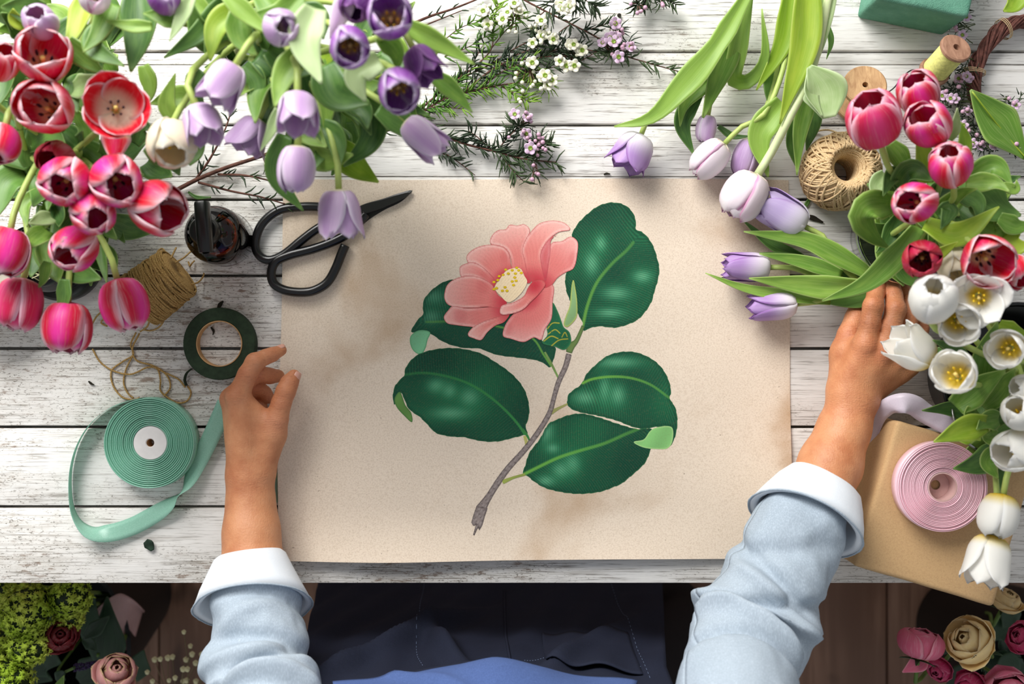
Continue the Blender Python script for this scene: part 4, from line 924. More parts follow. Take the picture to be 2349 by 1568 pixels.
V,Fc,U=washer(tuple(c),9*s,11*s,.0165,32,.0004); wobj('core_tube',V,Fc,M['cardb'],o,U,sharp=40)
# ribbon tail: on edge at the left, twisting to lie flat at lower right
rows=[(330,911,.012,92),(285,922,.012,96),(245,940,.012,100),(205,975,.012,103),(178,1020,.012,105),(164,1070,.012,105),(161,1120,.012,104),(167,1170,.012,100),(182,1200,.012,90),(210,1221,.012,60),(250,1222,.008,20),(300,1208,.006,8),(350,1182,.006,12),(395,1152,.010,50),(412,1133,.012,80),(432,1105,.012,40),(455,1060,.010,14),(480,1010,.012,6),(505,955,.016,2),(518,925,.02,0)]
q=spline(np.array([[*P(x,y,h),a] for x,y,h,a in rows]),110); C=q[:,:3]; T,_,_=frames(C); B=np.cross(T,[0,0,1]); B/=np.linalg.norm(B,axis=1)[:,None]
hw=.0112; G=np.zeros((len(C),5,3))
for i in range(len(C)):
    a=math.radians(q[i,3]); b=B[i]*math.cos(a)+np.array([0,0,1])*math.sin(a)
    for j in range(5): G[i,j]=C[i]+b*hw*(j/2-1)
V,Fc,U=grid_shell(G,.0004); wobj('ribbon_tail',V,Fc,M['mintribbon'],o,U)
G=leaf_grid([(636,1040),(632,1080),(628,1120),(628,1152)],.012,.008,26,0,prof=[1,1,1,1]); V,Fc,U=grid_shell(G,.0004); wobj('ribbon_tail',V,Fc,M['mintribbon'],o,U)
# ================================================================ jute twine cone and its loose string
a=P(318,692,.034); b=P(412,622,.034); d=(b-a).normalized(); o=thing('jute_twine_cone',tuple(P(365,657,0)),'brown jute twine spool lying on its side behind a drooping tulip','twine')
L=(b-a).length; r0,r1=.034,.031
V,Fc,U=lathe([(.006,0),(r0-.003,.0),(r0-.001,.003),(r1-.001,L-.003),(r1-.004,L),(.006,L)],48,axis=d,origin=tuple(a),closed=True); wobj('core',V,Fc,M['jute'],o,U)
u=d.orthogonal().normalized(); w=d.cross(u)
def wind(n,t0,t1,tilt,rr,ph):
    pts=[]
    for i in range(n):
        t=ph+2*PI*i/n*1.0; f=t0+(t1-t0)*i/n+tilt*math.sin(t+ph)
        f=min(max(f,.02),.98); r=(r0+(r1-r0)*f)+rr
        pts.append(a+d*(f*L)+(u*math.cos(t)+w*math.sin(t))*r)
    return pts
rn=random.Random(5)
mb=MB()
for i in range(70):
    f=(i+.5)/70; mb.add(*tube(wind(30,f,f+.016+rn.uniform(-.01,.02),rn.uniform(-.08,.14),rn.uniform(0,.0026),rn.uniform(0,6)),rn.uniform(.0010,.0014),5))
wobj_w=mb.out('twine_windings',M['jute'],o)
def strand(pts,r=.0011,mat='jute',par=None,n=None,name='loose_strand'):
    C=spline([tuple(P(*p)) for p in pts],n or 12*len(pts)); V,Fc,U=tube(C,r,6); return wobj(name,V,Fc,M[mat],par,U)
for pts in ([(380,605,.065),(372,590,.05),(362,576,.03),(372,570,.02),(380,582,.03),(368,592,.055)],[(392,592,.06),(398,580,.03),(404,568,.015)],[(402,602,.06),(420,592,.04),(436,578,.02),(444,570,.012)],[(440,652,.03),(456,646,.012),(466,634,.004),(468,626,.003)],[(432,600,.002),(436,610,.004),(440,604,.008),(446,598,.003)],
    [(352,715,.05),(366,708,.045),(376,720,.035),(374,738,.02),(362,752,.012),(345,758,.006),(330,756,.004)],[(335,700,.06),(344,720,.04),(338,748,.02),(322,760,.006)],
    [(312,762,.004),(300,790,.003),(306,812,.003),(280,830,.002),(256,850,.002),(258,880,.002),(280,910,.002),(305,916,.002),(320,912,.002)],[(320,764,.004),(304,800,.003),(312,825,.003),(350,838,.002),(372,850,.002),(388,870,.002),(390,890,.002),(376,908,.002)],
    [(306,812,.003),(288,850,.002),(284,880,.002),(296,905,.002),(306,912,.002)],[(212,800,.002),(230,830,.002),(260,850,.003),(300,858,.003),(340,842,.003),(360,845,.003),(368,870,.003),(368,895,.002),(380,908,.002),(410,924,.002),(430,918,.002),(438,900,.002),(430,885,.002)],
    [(210,745,.003),(222,725,.004),(236,712,.006)],[(238,730,.003),(232,740,.002),(246,748,.002)],[(350,840,.003),(380,855,.003),(410,870,.002),(425,888,.002)]):
    strand(pts,par=o)
# ================================================================ pale twine ball
c=P(1930,392,.035); c.z=TZ; o=thing('jute_twine_ball',tuple(c),'pale jute twine ball with a hollow centre above the glass bowl','twine')
ro,ri,H=.0455,.0165,.068
prof=[(ri,.004),(ri+.006,.0),(ro-.014,.0),(ro-.003,.012),(ro,.03),(ro-.004,.05),(ro-.016,H-.004),(ro-.022,H),(ri+.006,H-.004),(ri,H-.014)]
def prof_at(f): 
    i=f*(len(PR)-1); k=int(min(i,len(PR)-2)); return PR[k]*(1-(i-k))+PR[k+1]*(i-k)
V,Fc,U=lathe(prof,64,origin=tuple(c),closed=True); wobj('core',V,Fc,M['jute2'],o,U)
PR=spline(np.array(prof[1:]+prof[:1]),60)
mb=MB(); rn=random.Random(9)
for i in range(130):      # slanted wraps round the outside
    ph=i*2*PI/65+rn.uniform(-.06,.06); pts=[]; sg=1 if i%2 else -1; rk=rn.uniform(.9,1.5); ro_=rn.uniform(0,.0022)
    for j in range(40):
        t=j/39; r,z=prof_at(.12+.62*t); an=ph+sg*t*rk; pts.append((c.x+(r+ro_)*math.cos(an),c.y+(r+ro_)*math.sin(an),c.z+z+.0006))
    mb.add(*tube(pts,.00135,5))
for i in range(34):      # coils over the top
    f=.62+.36*i/34; pts=[]; w_=rn.uniform(-.02,.02); ph=rn.uniform(0,6)
    for j in range(56):
        an=2*PI*j/56; r,z=prof_at(min(.99,max(.5,f+w_*math.sin(an+ph)))); pts.append((c.x+r*math.cos(an),c.y+r*math.sin(an),c.z+z+.001))
    mb.add(*tube(pts,.0013,5,True))
mb.out('twine_windings',M['jute2'],o)
strand([(1925,306,.045),(1900,298,.02),(1878,300,.004),(1866,304,.003)],.0011,'jute2',o)
# ================================================================ wooden spools
def spool(name,p0,p1,rd,rc,thk,mat,label,thread=None,hole=.006):
    p0,p1=Vector(p0),Vector(p1); d=(p1-p0).normalized(); L=(p1-p0).length; o=thing(name,tuple(Vector((p0.x,p0.y,TZ))),label,'spool')
    for nm,s0 in (('flange',0),('flange',L-thk)):
        V,Fc,U=lathe([(hole,0),(rd-.0015,0),(rd,.0015),(rd,thk-.0015),(rd-.0015,thk),(hole,thk)],56,axis=d,origin=tuple(p0+d*s0),closed=True); wobj(nm,V,Fc,mat,o,U,sharp=40)
    V,Fc,U=lathe([(hole*.9,0),(rc*.6,0),(rc*.6,L-2*thk),(hole*.9,L-2*thk)],32,axis=d,origin=tuple(p0+d*thk),closed=True); wobj('barrel',V,Fc,M['blackmat'] if hole<0 else mat,o,U,sharp=40)
    V,Fc,U=lathe([(.0003,L-thk-.002),(hole*1.02,L-thk-.002),(hole*1.02,L-thk-.0005),(.0003,L-thk-.0005)],24,axis=d,origin=tuple(p0),closed=True); wobj('bore',V,Fc,M['blackmat'],o,U)
    if thread:
        pr=[(rc*.6+.0002,.0)]; n=34; l=L-2*thk-.001
        for i in range(n): pr+=[(rc-.0004,l*(i+.02)/n),(rc,l*(i+.5)/n),(rc-.0004,l*(i+.98)/n)]
        pr.append((rc*.6+.0002,l)); V,Fc,U=lathe(pr,48,axis=d,origin=tuple(p0+d*(thk+.0005)),closed=True); wobj('thread',V,Fc,thread,o,U)
    return o
spool('thread_spool',P(2140,168,.021),P(2195,108,.066),.0195,.0165,.006,M['spool2'],'old wooden spool wound with yellow thread leaning against the vine wreath',M['ythread'],.0045)
o=spool('wooden_spool',P(1962,238,.003),P(1985,194,.05),.026,.017,.008,M['spool'],'bare pale wooden spool beside the reddish tulips and twine ball',None,.0035)
strand([(2034,214,.045),(2052,200,.02),(2064,185,.01),(2082,166,.005),(2096,160,.004),(2110,168,.01)],.0008,'blackmat',o,name='black_thread')
# ================================================================ foam brick
a=P(1964,42,.0); b=P(2163,83,.0); dx=(b-a); rz=math.atan2(dx.y,dx.x); wd=dx.length; up=Vector((-math.sin(rz),math.cos(rz),0)); dp=.17
cc=(a+b)/2+up*dp/2
o=thing('foam_brick',tuple(cc),'sea green floral foam brick at the top edge','foam')
bm=bmesh.new(); bmesh.ops.create_cube(bm,size=1)
for v in bm.verts: v.co=Vector((v.co.x*wd,v.co.y*dp,(v.co.z+.5)*.072))
bmesh.ops.bevel(bm,geom=list(bm.edges),offset=.006,segments=3,profile=.6,affect='EDGES'); bmesh.ops.subdivide_edges(bm,edges=[e for e in bm.edges if e.calc_length()>.03],cuts=14,use_grid_fill=True)
from mathutils import noise as mn
for v in bm.verts: v.co+=Vector((0,0,.0016*mn.noise(v.co*60)+.001*mn.noise(v.co*160))) if v.co.z>.02 else Vector()
bmesh.ops.rotate(bm,verts=bm.verts,matrix=Matrix.Rotation(rz,3,'Z')); bmesh.ops.translate(bm,verts=bm.verts,vec=cc)
bm.verts.index_update(); wobj('block',[tuple(v.co) for v in bm.verts],[tuple(v.index for v in f.verts) for f in bm.faces],M['foam'],o); bm.free()
# ================================================================ gift box, pink ribbon roll, loose ribbon
tl,bl,br=P(2055,962,.08),P(1962,1298,.08),P(2283,1393,.08); tr=tl+br-bl; cc=(tl+br)/2; ex=(br-bl); ey=(tl-bl)
rz=math.atan2(ex.y,ex.x); bc=(cc.x,cc.y,TZ)
o=thing('gift_box',bc,'square gift box wrapped in brown kraft paper under the pink ribbon roll','box')
bm=bmesh.new(); bmesh.ops.create_cube(bm,size=1)
for v in bm.verts: v.co=Vector((v.co.x*ex.length,v.co.y*ey.length,(v.co.z+.5)*.08))
bmesh.ops.bevel(bm,geom=[e for e in bm.edges],offset=.006,segments=4,profile=.55,affect='EDGES'); bmesh.ops.subdivide_edges(bm,edges=[e for e in bm.edges if e.calc_length()>.03],cuts=12,use_grid_fill=True)
for v in bm.verts:
    if v.co.z>.004: v.co+=Vector((.0009*mn.noise(v.co*22),.0009*mn.noise(v.co*22+Vector((9,0,0))),.0012*mn.noise(v.co*20)))
M4=Matrix.Translation(bc)@Matrix.Rotation(rz,4,'Z'); bmesh.ops.transform(bm,matrix=M4,verts=bm.verts); bm.verts.index_update()
wobj('wrapped_box',[tuple(v.co) for v in bm.verts],[tuple(v.index for v in f.verts) for f in bm.faces],M['kraft2'],o); bm.free()
G=[]
ny=Vector((-math.sin(rz),math.cos(rz),0)); nx=Vector((math.cos(rz),math.sin(rz),0)); C0=Vector(bc)
V,Fc=cbox(tuple(C0-ny*(ey.length/2+.0006)+Vector((0,0,.004))),(ex.length*.55,.0012,.05),rz,.0003,1); wobj('folded_flap',V,Fc,M['kraft2'],o,smooth=False)
c=P(2163,1117,.103); c.z=TZ+.0815; s=S(.103); o=thing('pink_ribbon_roll',tuple(c),'pink satin ribbon roll lying on top of the kraft gift box','ribbon')
V,Fc,U=lathe(spool_top(34*s,103*s,.022,20,.001,8),90,origin=tuple(c),closed=True); wobj('wound_ribbon',V,Fc,M['pinks'],o,U)
V,Fc,U=lathe([(31*s,.0),(34*s,.0),(34*s,.021),(31*s,.021)],60,origin=tuple(c),closed=True); wobj('core_tube',V,Fc,M['pinks2'],o,U,sharp=40)
V,Fc,U=washer(tuple(c+Vector((0,0,.0002))),11*s,31.5*s,.0016,48,.0004); wobj('centre_disc',V,Fc,M['pinks2'],o,U,sharp=40)  # disc toned darker to paint in the shade of the hollow core
rows=[(1990,1040,.012,80),(2004,985,.03,70),(2020,950,.055,50),(2045,930,.075,30),(2075,924,.085,10),(2098,930,.084,-10),(2120,946,.08,-22),(2150,962,.082,-20),(2185,978,.088,-15),(2215,990,.07,-30)]
q=spline(np.array([[*P(x,y,h),a] for x,y,h,a in rows]),70); C=q[:,:3]; T,_,_=frames(C); B=np.cross(T,[0,0,1]); B/=np.linalg.norm(B,axis=1)[:,None]; G=np.zeros((len(C),5,3))
for i in range(len(C)):
    a=math.radians(q[i,3]); b=B[i]*math.cos(a)+np.array([0,0,1])*math.sin(a)
    for j in range(5): G[i,j]=C[i]+b*.012*(j/2-1)
V,Fc,U=grid_shell(G,.0005); tag(wobj('loose_ribbon',V,Fc,M['lav'],None,U),'pale lavender ribbon arching behind the gift box beside the right wrist','ribbon')
# ================================================================ vine wreath
cx,cy,R=2376,186,140; c0=P(cx,cy,.018); o=thing('vine_wreath',tuple(P(cx,cy,0)),'brown twisted vine wreath with tiny pink blossoms at the upper right corner','wreath')
rn=random.Random(4); mb=MB(); rs=R*S(.018)
for i in range(30):
    ph=rn.uniform(0,6.28); k=rn.choice([3,4,5]); rr=rn.uniform(.3,1); pts=[]
    for j in range(140):
        t=2*PI*j/140; wd=(.0085-.004*math.cos(t-math.pi*.75-math.pi))*rr if True else 0
        wd=rr*(.0065+.0045*math.cos(t-2.1)); a=k*t+ph+.6*math.sin(3*t+ph); r=rs+wd*math.cos(a); pts.append((c0.x+r*math.cos(t),c0.y+r*math.sin(t),TZ+.014+wd*.9*math.sin(a)))
    mb.add(*tube(pts,rn.uniform(.0012,.0021),6,True))
mb.out('vine_ring',M['bark2'],o)
for tt in (2.05,2.95):
    pts=[(c0.x+(rs+.0135*math.cos(a))*math.cos(tt+.004*a),c0.y+(rs+.0135*math.cos(a))*math.sin(tt+.004*a),TZ+.014+.0125*math.sin(a)) for a in np.linspace(0,19,70)]
    V,Fc,U=tube(pts,.0005,5); wobj('tie',V,Fc,M['raffia'],o,U)
WREATH=o
g=leaf('leaf',o,'lf',[(2352,362),(2300,300),(2258,248),(2226,206)],.03,.05,104,prof=[.12,.3,.95,1,.8,.45,.05],fold=.25,n=30,nv=13); g['label']='broad serrated leaf'
leaf('leaf',o,'lf',[(2325,330),(2295,305),(2240,275)],.02,.03,52,prof=[.2,.6,1,1,.9,.6,.1]); leaf('leaf',o,'ly',[(2335,-20),(2325,10),(2302,26)],.05,.05,48,prof=[.5,1,1,.9,.8,.5,.1])
V,Fc,U=tube(spline([tuple(P(2380,385,.03)),tuple(P(2352,360,.032)),tuple(P(2300,300,.036)),tuple(P(2262,252,.047)),tuple(P(2230,210,.053))],20),.0011,6); wobj('leaf_stalk',V,Fc,M['ly'],o,U)
# ================================================================ waxflower sprigs
def bud_mesh(mk):
    mb=MB(); mb.add(*lathe([(.0005,-2.6),(.35,-2.2),(.8,-.9),(.95,-.3)],9),m=1); mb.add(*ball(1,(0,0,.15),9,7,(1,1,.95)),m=0)
    return mb.me('bud',[M[mk],M['calyx' if mk!='budw' else 'budg']])
BUD={k:bud_mesh(k) for k in('budp','budw')}
def blossom_mesh(mk):
    mb=MB()
    for i in range(5):
        a=i*2*PI/5; G=np.zeros((6,5,3))
        for p in range(6):
            u=p/5
            for q in range(5):
                v=-1+q/2; w=.52*math.sin(PI*min(1,.12+u*.8))**.7 if u<1 else .2
                r=.25+.85*u; x=r; y=v*w*1.0; z=.15+.28*u*u-.1*v*v
                G[p,q]=(x*math.cos(a)-y*math.sin(a),x*math.sin(a)+y*math.cos(a),z)
        V,Fc,U=grid_shell(G,.05); mb.add(V,Fc,U,0)
    mb.add(*lathe([(.0005,-1.3),(.25,-1.1),(.4,0),(.36,.22),(.2,.1),(.0005,.08)],12),m=1)
    for i in range(10):
        a=i*2*PI/10; mb.add(*tube([(.3*math.cos(a),.3*math.sin(a),.2),(.36*math.cos(a),.36*math.sin(a),.42)],[.03,.05],5),m=1)
    return mb.me('blossom',[M[mk],M['budg']])
BLO={k:blossom_mesh(k) for k in('wxw','wxp')}
def sprig(label,spine,twigs=(),clusters=(),h=.012,r=.0014,nl=30,dens=1.0,mat='need',bare=0.0,group='waxflower sprigs on the table',seed=0,name='waxflower_sprig'):
    """spine and twigs: photo polylines; clusters: (x,y,spread,buds,blossoms,kind)"""
    rn=random.Random(seed); o=thing(name,tuple(P(*spine[len(spine)//2],0)),label,'flower',group)
    mb=MB(); nd=MB(); lines=[(spine,r)]+[(t,r*.6) for t in twigs]
    allp=[]
    for li,(ln,rr) in enumerate(lines):
        n=max(10,int(sum(math.dist(a,b) for a,b in zip(ln[:-1],ln[1:]))/9)); q=spline(np.array(ln,float),n)
        hh=[h*(.35+.65*math.sin(PI*(.15+.7*i/n)))+(0 if li==0 else .004*i/n) for i in range(n)]
        C=np.array([P(x,y,max(.0025,z)) for (x,y),z in zip(q,hh)]); mb.add(*tube(C,np.linspace(rr,rr*.5,n),6)); allp+= [(x,y,z) for (x,y),z in zip(q,hh)]
        T=np.gradient(q,axis=0)
        for i in range(int(n*dens*1.35)):
            k=rn.randrange(n)
            if li==0 and k/n<bare: continue
            t=T[k]/np.linalg.norm(T[k]); sd=rn.choice([-1,1]); an=sd*rn.uniform(.35,1.1); c,s=math.cos(an),math.sin(an); d=(t[0]*c-t[1]*s,t[0]*s+t[1]*c); l=nl*rn.uniform(.5,1.15); z=hh[k]+rn.uniform(-.002,.008)
            x,y=q[k]; z0=max(.003,hh[k]); z1=max(.003,z); bx=rn.uniform(-.12,.12)*l
            G=tube([P(x,y,z0),P(x+d[0]*l*.5+d[1]*bx,y+d[1]*l*.5-d[0]*bx,(z0+z1)/2+.001),P(x+d[0]*l,y+d[1]*l,z1)],[.0008,.0011,.0004],5); nd.add(*G)
    for (x,y,sp,nb,nbl,kind) in clusters:
        near=min(allp,key=lambda p:math.dist(p[:2],(x,y)))
        for i in range(nb+nbl):
            a=rn.uniform(0,6.28); rr=sp*math.sqrt(rn.random()); bx,by=x+rr*math.cos(a),y+rr*math.sin(a); bh=h+.006+rn.uniform(0,.010); top=P(bx,by,bh)
            s=P(near[0]+(bx-near[0])*.25,near[1]+(by-near[1])*.25,near[2]+.002); mb.add(*tube(spline([tuple(s),tuple((s+top)/2+Vector((0,0,.001))),tuple(top)],6),.0005,5))
            dr=(top-s); dr=(dr.normalized()+Vector((0,0,.9))).normalized()
            off=top-Vector(o.location)
            if i<nb: put('bud',BUD['budp' if kind=='p' else 'budw'],o,tuple(off),quat_to(dr),rn.uniform(.0023,.0031))
            else: put('blossom',BLO['wxp' if kind=='p' else 'wxw'],o,tuple(off+Vector((0,0,.002))),quat_to((dr+Vector((0,0,1))).normalized(),a),rn.uniform(.0062,.0076))
        for i in range(int(sp*.8)):
            a=rn.uniform(0,6.28); l=nl*rn.uniform(.6,1.1); z=h+rn.uniform(-.004,.006); rr=sp*.4*rn.random(); x0,y0=x+rr*math.cos(a),y+rr*math.sin(a)
            nd.add(*tube([P(x0,y0,z),P(x0+.5*l*math.cos(a),y0+.5*l*math.sin(a),z+.002),P(x0+l*math.cos(a+.2),y0+l*math.sin(a+.2),max(.003,z))],[.0005,.0008,.0003],5))
    V=np.vstack(mb.V); o2=mb.out('branch',M['bark'],o)
    if nd.n: nd.out('needles',M[mat],o)
    return o
sprig('bare brown sprig running out of the top edge above the violet tulips',[(945,55),(985,38),(1040,20),(1120,-12)],[(965,62),(1010,40)] and [[(955,66),(1010,44),(1060,24)]],[],.008,.0019,22,.25,seed=1)
sprig('yellow-green budded waxflower sprig below the bare sprig, top row of buds',[(1000,215),(1080,160),(1128,110),(1130,60),(1142,10)],[[(1015,95),(1060,62),(1120,45)],[(1020,130),(1070,110),(1120,80)],[(1128,110),(1160,70),(1190,40)]],[(1128,40),(1180,44),(1160,60)] and [(1122,38,30,5,2,'w'),(1180,42,34,9,4,'w')],.014,.0012,30,1.5,'needg',seed=2)
sprig('waxflower sprig with small white blooms beside the yellow-green budded one',[(950,262),(1040,190),(1120,150),(1180,112),(1240,82)],[[(1120,150),(1200,120),(1270,90)],[(1040,190),(1080,150),(1110,100)]],[(1240,80,34,9,4,'w')],.012,.0014,32,1.6,'need',seed=3)
sprig('dense green waxflower sprig with cream blooms, right above the gap between boards',[(925,290),(1010,232),(1100,205),(1170,192),(1240,188)],[[(1100,205),(1160,160),(1220,140)],[(1150,198),(1190,220),(1215,235)],[(960,255),(1000,245),(1060,250)],[(1010,232),(1040,205),(1060,170)]],[(1215,165,36,10,1,'w'),(1252,195,22,2,4,'w'),(1205,224,18,3,0,'w')],.014,.0015,34,2.0,'needg',seed=4)
sprig('long waxflower sprig with pink buds reaching toward the lying tulip stems',[(1180,-12),(1250,25),(1310,55),(1380,92),(1420,122),(1490,145),(1572,168)],[[(1250,25),(1230,45),(1220,70)],[(1310,55),(1280,80),(1330,110)],[(1330,110),(1370,118),(1420,122)],[(1340,70),(1370,62),(1400,52)]],[(1418,74,24,5,3,'p'),(1400,118,26,5,3,'p'),(1440,100,16,5,1,'p')],.012,.0013,34,1.0,'need',seed=5)
sprig('waxflower sprig ending in large white open blooms',[(1060,215),(1150,148),(1240,132),(1310,122)],[[(1240,132),(1280,112),(1340,105)],[(1150,148),(1200,165),(1290,150)],[(1290,150),(1330,140),(1370,118)]],[(1312,128,32,3,7,'w')],.014,.0015,32,1.6,'need',seed=6)
sprig('waxflower sprig with a tight clump of pink buds just above the paper',[(985,300),(1060,328),(1130,346),(1200,364),(1275,372)],[[(1140,350),(1160,320),(1190,290)],[(1150,355),(1180,395),(1200,415)],[(1180,362),(1215,340),(1240,320)],[(1130,346),(1090,310),(1075,300)],[(1200,364),(1230,345),(1262,330)]],[(1190,288,36,8,3,'p'),(1232,332,28,12,1,'p'),(1222,395,18,4,0,'p')],.014,.0017,36,2.2,'need',seed=7)
sprig('tiny leafy sprig lying left of the pink-budded clump, tip touching the paper',[(985,342),(1030,358),(1060,378),(1090,402)],[[(1010,330),(1020,350),(1040,362)]],[],.005,.0009,26,.9,'need',seed=8)
sprig('long brown branch running from the red tulips under the lilac ones',[(404,436),(455,410),(520,384),(575,366),(640,346),(760,330),(880,302),(985,262)],[[(450,410),(478,370),(515,300),(532,250)],[(500,400),(560,402),(610,412),(640,420)],[(455,418),(530,438),(600,452),(655,468)]],[(608,374,4,1,0,'w')],.012,.0028,30,.5,'need',bare=.45,seed=9)
sprig('waxflower tip with pink buds hanging in from the top edge',[(1490,-40),(1486,-10),(1475,15)],[[(1486,-10),(1520,-2),(1550,10)],[(1486,-10),(1465,5),(1455,20)]],[(1462,8,22,6,0,'p'),(1515,2,20,4,0,'p')],.016,.0013,26,2.5,'need',seed=10)
sprig('waxflower tip with a large blurred white bloom at the top edge',[(1310,-50),(1310,-20),(1312,10)],[[(1310,-20),(1350,5),(1370,15)],[(1310,-20),(1270,10),(1262,20)]],[(1310,-2,36,1,6,'w')],.05,.0013,40,2.5,'need',seed=11)
# blossoms woven into the wreath
rn=random.Random(3); mb=MB(); nd=MB(); base=Vector(WREATH.location)
for (x,y,s) in [(2206,40,14),(2196,72,12),(2200,130,10),(2212,175,16),(2196,190,12),(2222,172,10),(2172,210,14),(2190,225,12),(2180,232,8),(2215,262,14),(2220,300,16),(2232,318,14),(2320,235,10),(2250,335,10),(2335,335,8),(2270,330,10)]:
    for k in range(3):
        px,py=x+rn.uniform(-s,s),y+rn.uniform(-s,s); p=P(px,py,.024+rn.uniform(0,.01)); q=P(2232+rn.uniform(-6,6),py+rn.uniform(-20,20),.014)
        mb.add(*tube(spline([tuple(q),tuple((p+q)/2),tuple(p)],6),.0006,5)); put('bud' ,BUD['budp'],WREATH,tuple(p-base),quat_to((p-q).normalized()+Vector((0,0,1))),rn.uniform(.0024,.0032)) if k<2 else put('blossom',BLO['wxp'],WREATH,tuple(p-base),quat_to((0.1,.1,1)),.006)
    for k in range(26):
        a=rn.uniform(0,6.28); p=P(x+rn.uniform(-22,22),y+rn.uniform(-22,22),rn.uniform(.006,.03)); l=rn.uniform(.005,.010); nd.add(*tube([p,p+Vector((l*math.cos(a),l*math.sin(a),rn.uniform(-.001,.003)))],[.0008,.0003],5))
mb.out('blossom_stalks',M['calyx'],WREATH); nd.out('needles',M['need'],WREATH)
# ================================================================ bits scattered on the table
def bit(name,label,pts,w,mat,h=.002):
    V,Fc,U=grid_shell(leaf_grid(pts,h,h,w,.3,prof=[.5,.9,1,.9,.6,.3],n=10,nv=5),.0012); return tag(wobj(name,V,Fc,M[mat],None,U),label,'debris',None)
bit('leaf_scrap','crumpled dark green leaf scrap below the mint ribbon',[(334,1240),(342,1248),(350,1262)],24,'debrisg',.004)
bit('leaf_scrap','small black seed husk beside the glass bowl',[(1848,494),(1866,500),(1888,510)],11,'debris')
bit('leaf_scrap','thin curled leaf lying above the spray bottle',[(432,440),(450,452),(484,452)],9,'ld',.003)
bit('leaf_scrap','narrow green leaf tip under the twine ball',[(1858,455),(1850,468),(1842,484)],10,'ld')
bit('leaf_scrap','tiny brown twig crumb between the tape roll and the bottle',[(500,706),(508,694),(512,690)],9,'debris')
bit('leaf_scrap','short needle lying inside the tape roll on the board',[(484,750),(490,760),(488,768)],5,'debris')
bit('leaf_scrap','short dark needle left of the loose jute loops',[(203,874),(210,880),(216,882)],5,'debris')
bit('leaf_scrap','black crumb above the middle of the table near the top',[(1418,32),(1421,36),(1424,40)],9,'debris',.003)
bit('leaf_scrap','short needle on the board left of the lying tulip bud',[(1385,400),(1392,398),(1400,399)],5,'debris')
# ================================================================ the person
PE=thing('person',(-.01,-.5,0),'person in pale denim sleeves and navy apron, left hand on paper, right holding tulips','person')
def smin(a,b,k):
    h=np.clip(.5+.5*(b-a)/k,0,1); return b*(1-h)+a*h-k*h*(1-h)
def cone(X,a,b,ra,rb):
    a=np.array(a);b=np.array(b); d=b-a; t=np.clip(((X-a)@d)/(d@d+1e-12),0,1)
    q=X-a-t[...,None]*d; return np.sqrt((q*q).sum(-1))-(ra+(rb-ra)*t)
def ell(X,c,r):
    q=(X-np.array(c))/np.array(r); k=np.sqrt((q*q).sum(-1)); return (k-1)*min(r)
def chain(X,pts,k=.003):
    d=None
    for (a,ra),(b,rb) in zip(pts[:-1],pts[1:]):
        c=cone(X,a,b,ra,rb); d=c if d is None else smin(d,c,k)
    return d
def J(x,y,h,r): return (tuple(P(x,y,h)),r)
# left hand, thumb side up
LH=dict(
 palm=[[J(568,1082,.052,.021),J(546,908,.064,.0135)],[J(562,1082,.044,.020),J(533,914,.048,.0135)],[J(566,1085,.034,.018),J(536,930,.030,.0125)],[J(575,1088,.026,.016),J(548,955,.018,.0115)],[J(596,1070,.046,.019),J(624,1000,.048,.0168)],[J(624,985,.050,.0145),J(566,930,.056,.0125)],[J(560,1000,.05,.017),J(590,1000,.045,.017)]],
 fingers=[[J(546,906,.064,.0128),J(568,858,.064,.0116),J(585,830,.061,.0108),J(610,818,.052,.0092),J(624,813,.046,.0088),J(645,803,.037,.0070)],
          [J(533,914,.048,.0128),J(570,868,.047,.0112),J(592,856,.042,.0106),J(618,862,.033,.0098),J(638,862,.026,.0082)],
          [J(536,930,.030,.012),J(572,892,.030,.0108),J(590,888,.027,.0102),J(606,902,.020,.0094),J(616,912,.015,.0078)],
          [J(548,955,.018,.011),J(574,925,.017,.0098),J(588,922,.016,.0092),J(600,935,.011,.008)],
          [J(622,1000,.048,.0165),J(634,962,.053,.0142),J(646,922,.055,.0118),J(655,898,.054,.0112),J(664,878,.051,.0108),J(674,862,.047,.0082)]],
 bumps=[J(541,908,.0665,.0118),J(584,831,.063,.0096),J(656,897,.0555,.0103),J(528,916,.052,.0115)],
 arm=[J(576,1100,.044,.0262),J(575,1150,.048,.0272),J(577,1220,.056,.0325),J(580,1300,.068,.0345),J(592,1480,.115,.037),J(606,1580,.155,.038)])
